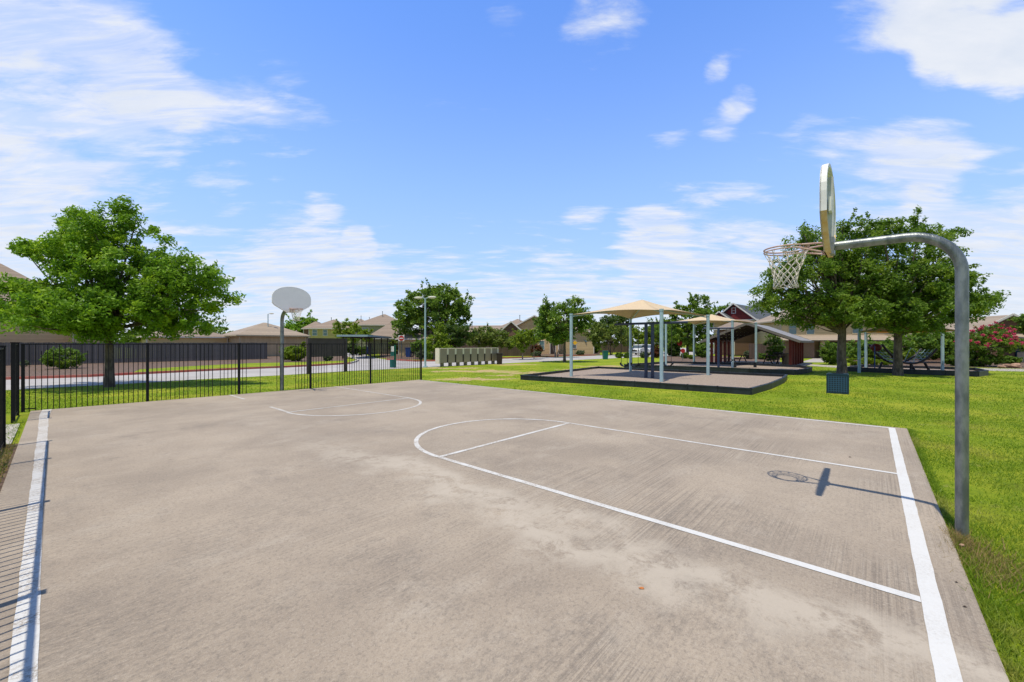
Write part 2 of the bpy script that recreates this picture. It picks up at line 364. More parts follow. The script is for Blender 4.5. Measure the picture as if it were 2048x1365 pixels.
def court_mat(kind):
    "brushed concrete; kind 'paint' adds the worn white paint over the same slab"
    m = bpy.data.materials.new('court_'+kind); m.use_nodes = True; nt = m.node_tree; b = nt.nodes['Principled BSDF']
    b.inputs['Roughness'].default_value = .9; b.inputs['Specular IOR Level'].default_value = .2
    tc = N(nt, 'ShaderNodeTexCoord')
    def no(sc, det=6., ro=.6, scale=(1, 1, 1), rot=0., dist=0., loc=(0, 0, 0)):
        mp = N(nt, 'ShaderNodeMapping'); nt.links.new(tc.outputs['Object'], mp.inputs[0])
        mp.inputs['Rotation'].default_value = (0, 0, rot); mp.inputs['Scale'].default_value = scale; mp.inputs['Location'].default_value = loc
        n = N(nt, 'ShaderNodeTexNoise', i_Scale=sc, i_Detail=det, i_Roughness=ro, i_Distortion=dist); nt.links.new(mp.outputs[0], n.inputs[0]); return n.outputs[0]
    # the slab object is built in court axes: x across (t), y along (s)
    c = mixc(nt, ramp(nt, no(.38, 9, .66), .38, .62), (.405, .335, .255), (.315, .26, .20))
    c = mixc(nt, ramp(nt, no(1.1, 10, .78, (.7, 1.2, 1)), .50, .66, 0, .6), c, (.43, .37, .295))
    c = mixc(nt, ramp(nt, no(.8, 11, .80, (1, .8, 1), 0, 0, (7, 3, 0)), .52, .68, 0, .55), c, (.225, .19, .155))
    c = mixc(nt, ramp(nt, no(3.4, 10, .8, (1, 1, 1), 0, 0, (3, 9, 0)), .58, .68, 0, .6), c, (.44, .375, .30))
    c = mixc(nt, ramp(nt, no(5.5, 10, .85, (1, 1, 1), 0, 0, (13, 1, 0)), .60, .70, 0, .28), c, (.18, .155, .13))
    ck = N(nt, 'ShaderNodeTexNoise', i_Scale=.35, i_Detail=12.0, i_Roughness=.62); nt.links.new(tc.outputs['Object'], ck.inputs[0])
    ckd = math_(nt, 'ABSOLUTE', math_(nt, 'SUBTRACT', ck.outputs[0], .47))
    c = mixc(nt, ramp(nt, ckd, .0016, .0004, 0, .35), c, (.48, .42, .35))
    # broom marks run across the court
    sp = N(nt, 'ShaderNodeSeparateXYZ'); nt.links.new(tc.outputs['Object'], sp.inputs[0])
    br = no(1, 3, .8, (.30, 58, 1), R(.6)); br2 = no(1, 3, .7, (.5, 26, 1), R(-.8))
    bm = ramp(nt, no(.55, 4, .6, loc=(11, 4, 0)), .40, .62)
    near = ramp(nt, sp.outputs[1], 6.5, 1.5, .25, 1.)
    bm = math_(nt, 'MULTIPLY', bm, near)
    c = mixc(nt, math_(nt, 'MULTIPLY', ramp(nt, br, .44, .60), math_(nt, 'MULTIPLY', bm, .50)), c, (.125, .105, .088))
    c = mixc(nt, math_(nt, 'MULTIPLY', ramp(nt, br2, .52, .66), math_(nt, 'MULTIPLY', bm, .38)), c, (.45, .39, .31))
    c = mixc(nt, ramp(nt, no(140, 3, .9), .54, .68, 0, .75), c, (.11, .09, .075))
    c = mixc(nt, ramp(nt, no(30, 4, .8, loc=(2, 8, 0)), .48, .66, 0, .55), c, (.17, .145, .12))
    c = mixc(nt, ramp(nt, no(60, 3, .7, loc=(9, 8, 0)), .50, .68, 0, .40), c, (.46, .40, .33))
    dk = math_(nt, 'MULTIPLY', ramp(nt, no(.8, 7, .7, loc=(4, 2, 0)), .45, .58), ramp(nt, no(13, 8, .85, (.7, 1.5, 1)), .42, .62, 0, .42))
    c = mixc(nt, math_(nt, 'MULTIPLY', dk, math_(nt, 'MULTIPLY', ramp(nt, sp.outputs[0], 8., 3.5, .25, 1.), math_(nt, 'MULTIPLY', ramp(nt, sp.outputs[1], 8., 3., .3, 1.), ramp(nt, sp.outputs[1], -.4, -.1, .15, 1.)))), c, (.13, .115, .10))
    c = mixc(nt, ramp(nt, no(48, 4, .8, loc=(5, 1, 0)), .55, .75, 0, .6), c, (.46, .40, .32))
    # pale dusty drift running along the near lane
    dr = math_(nt, 'ADD', sp.outputs[0], math_(nt, 'MULTIPLY', math_(nt, 'SUBTRACT', no(.7, 4), .5), 2.2))
    dr = math_(nt, 'ABSOLUTE', math_(nt, 'SUBTRACT', dr, 3.35))
    df = math_(nt, 'MULTIPLY', math_(nt, 'MULTIPLY', ramp(nt, sp.outputs[1], 9., 5., .15, 1.), ramp(nt, dr, .60, .05)), ramp(nt, no(3.0, 9, .8, dist=.3), .38, .54, 0, .8))
    c = mixc(nt, df, c, (.47, .41, .33))
    vo = N(nt, 'ShaderNodeTexVoronoi', i_Scale=1.1); nt.links.new(tc.outputs['Object'], vo.inputs[0])
    c = mixc(nt, ramp(nt, vo.outputs['Distance'], .035, .02, 0, .35), c, (.13, .10, .08))
    if kind == 'paint':
        wear = ramp(nt, no(2.2, 9, .8), .40, .60, .12, 1)
        wear = math_(nt, 'MULTIPLY', wear, ramp(nt, no(45, 6, .9), .44, .56))
        far = ramp(nt, sp.outputs[1], .2, 5., .25, 1.0)
        c = mixc(nt, math_(nt, 'ADD', math_(nt, 'MULTIPLY', wear, far), .07), (.64, .64, .62), c)
        c = mixc(nt, ramp(nt, sp.outputs[1], 5., 14., 0, .28), c, (.36, .31, .25))
    nt.links.new(c, b.inputs['Base Color'])
    hb = math_(nt, 'ADD', math_(nt, 'MULTIPLY', br, bm), math_(nt, 'MULTIPLY', no(70, 3, .7), .5))
    bp = N(nt, 'ShaderNodeBump', i_Strength=.35, i_Distance=.01); nt.links.new(hb, bp.inputs['Height']); nt.links.new(bp.outputs[0], b.inputs['Normal'])
    return m
M['court'] = court_mat('concrete'); M['court_paint'] = court_mat('paint')

# ------------------------------------------------------------------ the setting
def structure(name, mb, m):
    o = mb.build(name, m); o['kind'] = 'structure'; return o
def sheet(name, pts, z, m, kind='structure'):
    mb = MB(); mb.add([(p[0], p[1], z) for p in pts], [tuple(range(len(pts)))]); o = mb.build(name, m)
    if o.data.polygons[0].normal.z < 0: o.data.flip_normals()
    if kind: o['kind'] = kind
    return o
sheet('ground', [(-900, -60), (900, -60), (900, 1500), (-900, 1500)], GZ, M['lawn'])

def court_obj(name, mb, m):
    "court pieces: mesh in (t, s) axes so the broom marks follow the slab"
    o = mb.build(name, m); o.rotation_euler = (0, 0, ANG); o['kind'] = 'structure'; return o
S0, S1, T0, T1 = -.57, 17.47, -.47, 12.45
mb = MB(); mb.prism([(T0, S0), (T1, S0), (T1, S1), (T0, S1)], -.25, 0); court = court_obj('court', mb, M['court'])
bv = court.modifiers.new('bevel', 'BEVEL'); bv.width = .012; bv.segments = 2
LN = MB(); rnd = random.Random(5)
def line(s0, t0, s1, t1, w, z=.004, wob=.0025):
    a = Vector((t0, s0, z)); b = Vector((t1, s1, z)); d = (b-a); n = max(2, int(d.length/.18)); nn = Vector((-d.y, d.x, 0)).normalized()
    L = [a+d*i/n+nn*(w/2+rnd.uniform(-wob, wob)) for i in range(n+1)]; Rr = [a+d*i/n-nn*(w/2+rnd.uniform(-wob, wob)) for i in range(n+1)]
    k = len(LN.v); LN.v += L+Rr; LN.f += [(k+i, k+i+1, k+n+1+i+1, k+n+1+i)[::-1] for i in range(n)]; LN.sm += [False]*n
line(-.318, T0+.01, -.318, 12.26, .112)
line(-.262, 4.19, 5.28, 4.19, .085, .0045); line(-.262, 8.015, 5.28, 8.015, .075, .0045)
line(5.33, 4.15, 5.33, 8.05, .085, .005)
def arc(cs, ct, r, sgn, w=.085):
    n = 40; k = len(LN.v)
    for q in (r-w/2, r+w/2):
        LN.v += [Vector((ct-(q+rnd.uniform(-.004, .004))*math.cos(math.pi*i/n), cs+sgn*(q+rnd.uniform(-.004, .004))*math.sin(math.pi*i/n), .0045)) for i in range(n+1)]
    LN.f += [(k+i, k+i+1, k+n+2+i, k+n+1+i) for i in range(n)]; LN.sm += [False]*n
arc(5.375, 6.1, 1.91, 1)
# far key, part of its near lane line is worn away
line(17.45, 4.2, 15.75, 4.2, .09, .0045); line(13.3, 4.2, 11.9, 4.2, .09, .0045); line(17.45, 8.05, 11.9, 8.05, .08, .0045)
line(11.87, 4.15, 11.87, 8.1, .08, .005); arc(11.82, 6.1, 1.93, -1)
# side lines
line(-.37, 12.27, 17.45, 12.33, .09, .0042)
wig = [(-.4, -.12, .11), (3.5, -.122, .11), (6.5, -.152, .115), (10, -.17, .12), (13.8, -.187, .15), (15.7, -.206, .16), (16.2, -.20, .18), (17.46, -.165, .18)]
for (s0, t0, w0), (s1, t1, w1) in zip(wig, wig[1:]): line(s0, t0, s1, t1, (w0+w1)/2, .0042, .004)
ob = court_obj('court_markings', LN, M['court_paint'])
me = ob.data
for p in me.polygons:
    if p.normal.z < 0: p.flip()
me.update()

# little walk by the gate gap and the soil strip under the fence
mb = MB(); mb.prism([(-6, 12.1), (-.56, 12.1), (-.56, 15.0), (-6, 15.0)], -.2, -.012); court_obj('path', mb, M['walk'])
mb = MB(); mb.prism([(-.95, 0), (-.475, 0), (-.475, 12.08), (-.95, 12.08)], -.2, -.022); court_obj('soil_strip', mb, M['mulch'])

# road: near and far edges from the photograph
near = [(-400, 792), (-100, 783), (30, 778.5), (110, 774), (250, 767), (400, 758), (560, 750), (700, 741.5), (850, 734.5), (1000, 727), (1100, 722), (1180, 718.5), (1300, 713.5), (1420, 708.5), (1500, 706)]
far = [(1500, 698), (1330, 703.5), (1190, 711.5), (1130, 713.3), (1000, 717.5), (905, 722.5), (830, 723.0), (775, 720), (742, 714), (725, 707), (712, 703), (690, 703.5), (690, 711), (705, 716), (717, 722), (700, 727.5), (640, 731.5), (560, 735.5), (440, 740.5), (330, 746), (180, 753.5), (60, 757.5), (-100, 762), (-400, 770)]
RZ = GZ+.006
sheet('road', [G(u, v) for u, v in near+far], RZ, M['road'])
def kerb(name, pts, h, w, m):
    P = [G(u, v) for u, v in pts]; mb = MB()
    for a, b in zip(P, P[1:]):
        d = (b-a).normalized(); mb.bar(Vector((a.x, a.y, RZ+h/2))-d*.02, Vector((b.x, b.y, RZ+h/2))+d*.02, w, h)
    return structure(name, mb, m)
kerb('kerb_red', [(-400, 769.8), (-100, 761.8), (60, 757.3), (180, 753.3), (330, 745.8), (440, 740.3), (560, 735.3), (640, 731.3), (700, 727.3)], .14, .2, M['curb_red'])
kerb('kerb', [(700, 727.3), (712, 724), (716, 721), (705, 716)], .14, .2, M['curb'])
kerb('kerb_red', [(775, 719.8), (830, 722.8), (905, 722.2)], .14, .25, M['curb_red'])
kerb('kerb_red', [(905, 722.2), (1000, 717.3), (1080, 714.5), (1108, 713.6)], .14, .25, M['curb_red'])
kerb('kerb_red', [(1108, 713.2), (1190, 711.3)], .14, .25, M['curb_red'])
# mulch beds beyond the road
def bed(name, pts, m, dz=.003): return sheet(name, [G(u, v) for u, v in pts], GZ+dz, m)
bed('planting_bed', [(-400, 766), (-100, 760.5), (60, 755), (180, 751.5), (260, 747), (280, 738), (400, 731), (500, 726), (600, 724), (690, 721), (700, 712), (620, 711), (440, 713), (50, 722), (-400, 735)], M['mulch'])
bed('planting_bed', [(760, 716), (800, 719), (905, 719.5), (960, 716), (960, 704), (760, 704)], M['mulch'])
bed('planting_bed', [(1075, 712), (1200, 709.5), (1200, 702), (1075, 702)], M['mulch'])
bed('planting_bed', [(1325, 722), (1440, 726), (1560, 729), (1560, 716), (1440, 712), (1325, 712)], M['mulch'], .003)
bed('planting_bed', [(1700, 733), (1900, 733), (2048, 737), (2400, 745), (2400, 712), (1700, 712)], M['mulch'], .003)
# walks on the right
bed('path', [(1330, 727.5), (1440, 729.5), (1600, 730), (1700, 737), (2048, 742.5), (2500, 752), (2500, 744), (2048, 737.5), (1880, 735), (1700, 732.5), (1560, 725.5), (1440, 724), (1330, 722.5)], M['walk'], .007)
bed('path', [(1600, 724.5), (1680, 724.5), (1680, 713), (1640, 713)], M['walk'], .010)
# far ground beyond the houses: pale drive on the right of the cars
bed('road', [(1340, 703), (1500, 705), (1500, 697), (1345, 696)], M['road'], .011)

# ------------------------------------------------------------------ fences
def picket_run(root, p, q, ztop, missing=(), short=(), sp=.112, zb=-.12):
    d = (q-p); n = int(d.length/sp); mb = MB(); dn = d.normalized()
    for i in range(1, n):
        if i in missing: continue
        c = p+d*i/n; zt = ztop-.2 if i in short else ztop-.02
        mb.box((c.x, c.y, (zt+zb)/2), (.017, .017, zt-zb), ANG)
    return mb.build('picket_panel', M['black'], root)
def post(root, p, zt, w=.065, zb=-.15):
    o = MB().box((p.x, p.y, (zt+zb)/2), (w, w, zt-zb), ANG).build('post', M['black'], root)
    MB().box((p.x, p.y, zt+.012), (w+.018, w+.018, .024), ANG).build('post_cap', M['black'], o)
SF = 17.60; FZ = 1.86
def tof(u, s):
    k = (u-CX)/F; return s*(.7473+.6645*k)/(.6645-.7473*k)
fe = thing('metal_fence', 'black metal picket fence behind the far end of the court, some pickets missing', 'fence', C(SF, 6, 0))
us = [46, 295, 478, 621, 741, 842]; ts = [tof(u, SF) for u in us]
for i, t in enumerate(ts):
    post(fe, C(SF, t), FZ if i else FZ-.02, .07)
rg = random.Random(3)
for i in range(5):
    a = C(SF, ts[i]); b = C(SF, ts[i+1]); n = int((b-a).length/.112)
    miss = set(); sh = set()
    if i == 0: sh = {3, 5, 9, 11}; miss = set()
    if i == 2: miss = {3, 4, 5, 7, 8, 9, 10, 14, 15, 16}
    if i == 3: miss = {7, 9}
    if i == 1: miss = {10, 16}
    picket_run(fe, a, b, FZ, miss, sh)
    if i == 2: 
        pass
mb = MB(); mb.bar(C(SF, ts[0], FZ-.01), C(SF, ts[-1], FZ-.01), .028, .03); mb.build('rail', M['black'], fe)
mb = MB(); mb.bar(C(SF, ts[0], -.09), C(SF, ts[-1], -.09), .028, .03); mb.build('rail', M['black'], fe)
mb = MB(); mb.bar(C(SF, ts[0], .05), C(SF, ts[0]+.22, .05), .028, .03); mb.build('rail', M['black'], fe)
TF = -.68   # line of the left fence
def side_fence(label, posts, zt, TF=TF):
    f = thing('metal_fence', label, 'fence', C(sum(posts)/len(posts), TF, 0))
    for s in posts: post(f, C(s, TF), zt+.03, .07)
    for a, b in zip(posts, posts[1:]): picket_run(f, C(a, TF), C(b, TF), zt-.01, zb=.03)
    for z in (zt, .08):
        MB().bar(C(posts[0], TF, z), C(posts[-1], TF, z), .03, .03).build('rail', M['black'], f)
side_fence('short black metal fence panel left of the gate gap near the far corner', [15.35, 16.9], 1.85)
side_fence('black metal picket fence running along the near left edge of the court', [11.75, 9.95, 7.25, 4.6, 2.2, -.2, -2.6], 1.78, -.64)

def board_fence(label, name, a, b, h, m, group=None):
    d = b-a; rz = math.atan2(d.y, d.x); o = thing(name, label, 'fence', (a+b)/2, rz, group)
    L = d.length; n = int(L/.15); mb = MB(); r2 = random.Random(len(label)); dn = d.normalized(); nn = Vector((-dn.y, dn.x, 0))
    for i in range(n):
        c = a+d*((i+.5)/n)+nn*r2.uniform(-.006, .006); hh = h+r2.uniform(-.025, .025)
        mb.box((c.x, c.y, GZ+hh/2), (.142, .02, hh), rz)
    mb.build('boards', m, o)
    mb = MB()
    for z in (.35, h-.35): mb.bar(a+nn*.05+Vector((0, 0, z)), b+nn*.05+Vector((0, 0, z)), .04, .09)
    mb.build('rail', m, o)
    for i in range(int(L/2.4)+1):
        c = a+dn*min(L, i*2.4)+nn*.1
        MB().box((c.x, c.y, h/2), (.09, .09, h-.06), rz).build('post', m, o)
    return o
board_fence('weathered dark grey wooden board fence across the road behind the left tree', 'wooden_fence', C(55.5, -14), C(55.5, 17.2), 2.0, M['wood_grey'])
p = C(55.5, 17.2); board_fence('short return of the grey wooden fence toward the tan garage', 'wooden_fence', p, p+AX*9, 1.95, M['wood_grey'])
board_fence('dark brown wooden fence behind the grey mailboxes', 'wooden_fence', D(905, 58), D(1075, 62), 2.0, M['wood_brown'])
board_fence('dark brown wooden fence behind the round clipped shrubs', 'wooden_fence', D(1165, 84), D(1262, 86), 2.0, M['wood_brown'])
board_fence('brown wooden fence between the red house and the yellow house', 'wooden_fence', D(1500, 50), D(1560, 50), 1.9, M['wood_brown'])

# ------------------------------------------------------------------ basketball hoops
def hoop(s, t, sgn, rimz, label, netlean=0., r=.048):
    "sgn +1: the arm reaches toward larger s"
    base = C(s, t); A = AX*sgn; root = thing('basketball_hoop', label, 'basketball hoop', base)
    z = Vector((0, 0, 1)); 
    pz = rimz-.06
    pts = [base-z*.3, base+z*1.0, base+z*2.0]; rb = .40
    for i in range(11):
        a = math.pi/2*i/10*.99
        pts.append(base+z*(pz+.015-rb+rb*math.sin(a))+A*(rb-rb*math.cos(a)))
    pts.append(base+A*.99+z*(pz+.02))
    MB().tube(pts, r, 20).build('pole', M['galv'], root)
    L = 1.04
    # fan shaped board
    w, zb0, zb1 = .70, rimz-.13, rimz+.86
    out = [(-w*.30, zb0), (w*.30, zb0), (w*.88, zb0+.24), (w, zb0+.34), (w, zb0+.52)]
    n = 18
    for i in range(n+1):
        a = math.pi*i/n; out.append((w*math.cos(a)*1.0, zb0+.55+(zb1-zb0-.55)*math.sin(a)**.92))
    out += [(-w, zb0+.52), (-w, zb0+.34), (-w*.88, zb0+.24)]
    def plate(off, th, sc=1., cz=None):
        cz = cz or (zb0+zb1)/2
        f = [base+A*(L+off)+BX*(x*sc)+z*(cz+(y-cz)*sc) for x, y in out]; k = [p-A*th for p in f]; m = len(out)
        return MB().add(f+k, [tuple(range(m)), tuple(range(m, 2*m))[::-1]]+[(i, m+i, m+(i+1) % m, (i+1) % m) for i in range(m)])
    bd = plate(.03, .012).build('backboard', M['board_front'], root)
    ring = MB(); m = len(out); cz = (zb0+zb1)/2
    o1 = [base+A*(L+.031)+BX*x+z*y for x, y in out]; o2 = [p-A*.06 for p in o1]
    i2 = [base+A*(L-.029)+BX*(x*.93)+z*(cz+(y-cz)*.93) for x, y in out]; i1 = [p+A*.045 for p in i2]
    vs = o1+o2+i2+i1
    fs = [(j*m+i, (j+1)*m+i, (j+1)*m+(i+1) % m, j*m+(i+1) % m) for j in range(3) for i in range(m)]
    rg_ = ring.add(vs, fs).build('board_edge', M['board_rim'], bd); rg_.data.materials.append(M['board_rust'])
    for p_ in rg_.data.polygons:
        if p_.center.z < zb0+.40: p_.material_index = 1
    MB().bar(base+A*(L-.015)+z*(zb0+.12), base+A*(L-.015)+z*(zb1-.1), .06, .03).build('stiffener', M['board_back'], bd)
    MB().box(base+A*(L-.02)+z*(rimz+.42), (.30, .03, .16), ANG).build('stiffener', M['board_rim'], bd)
    MB().box(base+A*(L-.035)+z*(rimz-.04), (.17, .04, .19), ANG).build('mount_plate', M['galv'], root)
    # rim
    rc = base+A*(L+.03+.155+.229)+z*rimz; R0 = .229
    rm = MB(); rp = [rc+BX*R0*math.cos(2*math.pi*i/40)+A*R0*math.sin(2*math.pi*i/40) for i in range(41)]
    rm.tube(rp, .0095, 8, False); rm.tube([p-z*.03+(rc-p)*.0 for p in rp], .008, 8, False)
    rim = rm.build('rim', M['rim'], root)
    br = MB()
    for k in (-1, 1):
        br.tube([base+A*(L+.03)+BX*(.075*k)+z*(rimz-.0), rc+BX*(.15*k)-A*.175], .011, 8)
        br.tube([base+A*(L+.03)+BX*(.075*k)+z*(rimz-.11), rc+BX*(.19*k)-A*.12-z*.03], .010, 8)
    br.bar(base+A*(L+.036)+BX*.10+z*(rimz-.05), base+A*(L+.036)-BX*.10+z*(rimz-.05), .012, .13)
    br.build('rim_brace', M['rim'], root)
    # net
    nm = MB(); K = 12; rows = 8; H = .42
    def np_(k, j, tw):
        f = j/rows; rr = R0*(1-.52*min(1, f*1.15)**.8)+(.02*max(0, f-.8)*5)
        a = 2*math.pi*(k+tw)/K; return rc+(BX*math.cos(a)+A*math.sin(a))*rr-z*(.03+H*f)+(BX*netlean+A*netlean*.3)*f*f
    wig_ = random.Random(7)
    jit = {(k, j): Vector((wig_.uniform(-.008, .008), wig_.uniform(-.008, .008), wig_.uniform(-.01, .01))) for k in range(K) for j in range(rows+1)}
    def P(k, j): return np_(k, j, .5*(j % 2))+jit[(k % K, j)]*(1 if j else 0)
    for k in range(K):
        for j in range(rows):
            if j % 2 == 0: nb = (k, k-1)
            else: nb = (k, k+1)
            if j < 2:
                nm.tube([np_(k, j, 0)+jit[(k, j)]*(1 if j else 0)+(BX if k % 2 else -BX)*.006, (np_(k, j+1, 0) if j == 0 else P(k, 2))+jit[(k, j+1)]*(j == 0)+(BX if k % 2 else -BX)*.006], .0042, 5, False)
                if j == 1: nm.tube([np_(k, 1, 0)+jit[(k, 1)], P(k+1, 2)], .0042, 5, False)
                else: nm.tube([np_(k, 0, .25), np_(k, 1, 0)+jit[(k, 1)]], .0038, 5, False)
            else:
                for q in nb: nm.tube([P(k, j), P(q, j+1)], .0042, 5, False)
    for k in range(K): nm.tube([P(k, rows), P(k, rows)-z*.02+BX*.01, P(k+1, rows)], .0045, 5, False)
    nm.build('net', M['net'], root)
    return root
hoop(-.66, 5.95, 1, 3.03, 'galvanised gooseneck basketball hoop at the near right edge of the court, board seen edge on', .03)
hoop(17.86, 6.08, -1, 3.20, 'far basketball hoop with pale grey fan backboard behind the black fence', 0., .068)

# ------------------------------------------------------------------ foliage
def leaves(rng, cen, nrm_c, n_per, spread, size, up=.35, flat=.8, stick=None):
    "rhombic leaves round every clump centre"
    k = len(cen); idx = np.repeat(np.arange(k), n_per); n = len(idx)
    sp = spread[idx][:, None] if isinstance(spread, np.ndarray) else spread
    q = rng.normal(size=(n, 3)); q /= np.linalg.norm(q, axis=1)[:, None]
    off = q*(rng.random(n)**.5)[:, None]*sp*.62; off[:, 2] *= flat
    if stick is not None:
        a = stick[idx][:, None]; ax_ = nrm_c[idx]+np.array([0, 0, .25]); off = np.where(a, off*.62+ax_*(rng.uniform(-1.4, 1.6, n)[:, None]*sp), off)
    c = cen[idx]+off
    nn = rng.normal(size=(n, 3))+nrm_c[idx]*.6; nn[:, 2] += up*2
    nn /= np.linalg.norm(nn, axis=1)[:, None]
    r = rng.normal(size=(n, 3)); x = np.cross(nn, r); x /= np.linalg.norm(x, axis=1)[:, None]; y = np.cross(nn, x)
    s = (size*rng.uniform(.65, 1.3, n))[:, None]
    v = np.stack([c-y*s*.75, c+x*s*.36-y*s*.05, c+y*s*.75+nn*s*.06, c-x*s*.36+y*s*.05], 1).reshape(-1, 3)
    return v
def quad_mesh(name, v, m, parent=None, per=4):
    n = len(v)//per; me = bpy.data.meshes.new(name)
    if parent is not None: v = v-np.array(root_of(parent).location)[None, :]
    me.vertices.add(len(v)); me.vertices.foreach_set('co', v.astype(np.float32).ravel())
    me.loops.add(n*per); me.loops.foreach_set('vertex_index', np.arange(n*per, dtype=np.int32))
    me.polygons.add(n); me.polygons.foreach_set('loop_start', np.arange(0, n*per, per, dtype=np.int32))
    me.polygons.foreach_set('loop_total', np.full(n, per, dtype=np.int32))
    me.materials.append(m); me.update(calc_edges=True); me.validate()
    o = bpy.data.objects.new(name, me); COL.objects.link(o)
    if parent is not None: o.parent = parent
    return o
def tree(name, label, base, lobes, leafmat, n_clump=200, n_per=50, leaf=.15, spread=.5, tr=.2, fork=2., seed=1, bark='bark', group=None, cat='tree', stems=1, shell=.5, nbr=40, lean=(0, 0), flowers=None, trunkname='trunk'):
    "lobes: (dx, dy, z, rx, ry, rz) relative to the base"
    rng = np.random.default_rng(seed); rd = random.Random(seed)
    b = Vector((base[0], base[1], GZ)); root = thing(name, label, cat, b, 0, group)
    vol = np.array([l[3]*l[4]*l[5] for l in lobes])**.75; pr = vol/vol.sum()
    li = rng.choice(len(lobes), n_clump, p=pr); La = np.array(lobes, float)[li]
    d = rng.normal(size=(n_clump, 3)); d /= np.linalg.norm(d, axis=1)[:, None]
    rad = rng.uniform(shell**2, 1.0, n_clump)**.5
    stick = (rng.random(n_clump) < .16) & (d[:, 2] > -.35) & (rad > .5); rad = np.where(stick, np.maximum(rad, .85)*1.04, rad)
    cen = La[:, :3]+d*La[:, 3:6]*rad[:, None]+np.array([b.x, b.y, b.z])
    sp = spread*rng.uniform(.6, 1.35, n_clump); sp = np.where(stick, sp*.6, sp)
    v = leaves(rng, cen, d, n_per, sp, leaf, stick=stick)
    quad_mesh('crown', v, M[leafmat], root)
    mb = MB(); top = b+Vector((lean[0], lean[1], fork))
    cz = float(np.mean([l[2] for l in lobes]))+b.z
    forks = []
    for k in range(stems):
        a = 2*math.pi*k/stems+seed; o = Vector((math.cos(a), math.sin(a), 0))*(tr*1.2 if stems > 1 else 0)
        t2 = top+(o*4 if stems > 1 else Vector()); r = tr if stems == 1 else tr*.5
        mid = b.lerp(t2, .5)+o*.8+Vector((rd.uniform(-.04, .04), rd.uniform(-.04, .04), 0))*fork*.4
        up = Vector((t2.x, t2.y, t2.z+(cz-t2.z)*.9))+Vector((rd.uniform(-.3, .3), rd.uniform(-.3, .3), 0))
        mb.tube([b+o*.6-Vector((0, 0, .1)), b+o+Vector((0, 0, .05)), b+o*1.1+Vector((0, 0, fork*.25)), mid, t2, up], [r*1.45, r*1.22, r*1.02, r*.95, r*.86, r*.35], 12)
        forks.append((t2, up))
    ids = rng.choice(n_clump, min(nbr, n_clump), replace=False)
    for i in ids:
        t2, up = forks[rd.randrange(len(forks))]; c = Vector(cen[i]); f = rd.random()*.7
        s0 = t2.lerp(up, f); m1 = s0.lerp(c, .45)+Vector((0, 0, -.06*(c-s0).length+.1)); L = (c-s0).length
        r0 = min(tr*.38, .015+L*.013)
        m2 = s0.lerp(c, .75)+Vector((rd.uniform(-1, 1), rd.uniform(-1, 1), rd.uniform(-1, 1)))*.05*L
        mb.tube([s0, m1, m2, c], [r0, r0*.7, r0*.45, r0*.2], 6, False)
    mb.build(trunkname, M[bark], root)
    if flowers:
        fm, fi = flowers; q = [i for i in range(n_clump) if d[i, 2] > -.1 and rd.random() < fi]
        fv = leaves(rng, cen[q]+d[q]*np.array([.24, .24, .24]), d[q], 46, spread*.7, leaf*.8); quad_mesh('blossom', fv, M[fm], root)
    return root
def lob(u, v, d0, base, ru, rv, dd=0., rd=None):
    "lobe from photo measures at distance d0: offset of its centre and its radii"
    k = d0/F; x = (u-CX)*k-base[0]; return (x, dd, ZV(v, d0), ru*k, (rd if rd else ru*k), rv*k)

# large oak by the left of the court
b = G(219, 773); d0 = b.y
L = [lob(235, 530, d0, b, 95, 60, 0, 2.2), lob(150, 460, d0, b, 40, 40, .3), lob(125, 510, d0, b, 62, 36, .2), lob(190, 640, d0, b, 90, 26, -.9), lob(240, 440, d0, b, 35, 42), lob(245, 405, d0, b, 9, 14), lob(215, 418, d0, b, 9, 10), lob(205, 480, d0, b, 60, 50, -.4),
     lob(110, 455, d0, b, 26, 22, .4), lob(90, 495, d0, b, 60, 22, .5), lob(22, 488, d0, b, 26, 9, .6), lob(300, 455, d0, b, 22, 22), lob(320, 480, d0, b, 20, 18), lob(355, 560, d0, b, 75, 48, .3), lob(365, 520, d0, b, 16, 14), lob(415, 568, d0, b, 22, 12, .5), lob(400, 605, d0, b, 34, 12, .5),
     lob(400, 545, d0, b, 20, 14, .4), lob(448, 592, d0, b, 16, 8, .6), lob(118, 600, d0, b, 80, 42, -.5), lob(85, 580, d0, b, 40, 22, -.6), lob(60, 640, d0, b, 44, 22, -.3), lob(130, 640, d0, b, 60, 20, -.4), lob(240, 615, d0, b, 90, 42, -1.2),
     lob(225, 655, d0, b, 50, 22, -.8), lob(300, 600, d0, b, 95, 50, .4), lob(340, 640, d0, b, 70, 24, .8), lob(285, 655, d0, b, 60, 18, .8)]
tree('oak_tree', 'large spreading bright green oak on the lawn behind the black fence, left of the court', b, L, 'leaf_oak', 860, 105, .100, .56, .165, 2.3, 11, nbr=90, shell=.3)
# pair of oaks on the right
b = G(1684, 749); d0 = b.y
L = [lob(1640, 560, d0, b, 100, 85, 0, 2.6), lob(1560, 590, d0, b, 50, 45, -.3), lob(1535, 560, d0, b, 24, 20), lob(1530, 610, d0, b, 24, 14), lob(1575, 545, d0, b, 40, 30, .3), lob(1610, 480, d0, b, 40, 26, .3), lob(1615, 458, d0, b, 16, 22), lob(1700, 500, d0, b, 65, 55, .2),
     lob(1690, 455, d0, b, 22, 18), lob(1730, 470, d0, b, 30, 26), lob(1650, 620, d0, b, 80, 35, -.5), lob(1600, 640, d0, b, 45, 18, -.2), lob(1720, 590, d0, b, 65, 60, .6)]
tree('oak_tree', 'dark green oak rising behind the perforated bin, left one of the pair', b, L, 'leaf_dark', 460, 105, .115, .66, .24, 2.4, 21, nbr=100, shell=.35, group=None)
b = G(1796, 750); d0 = b.y
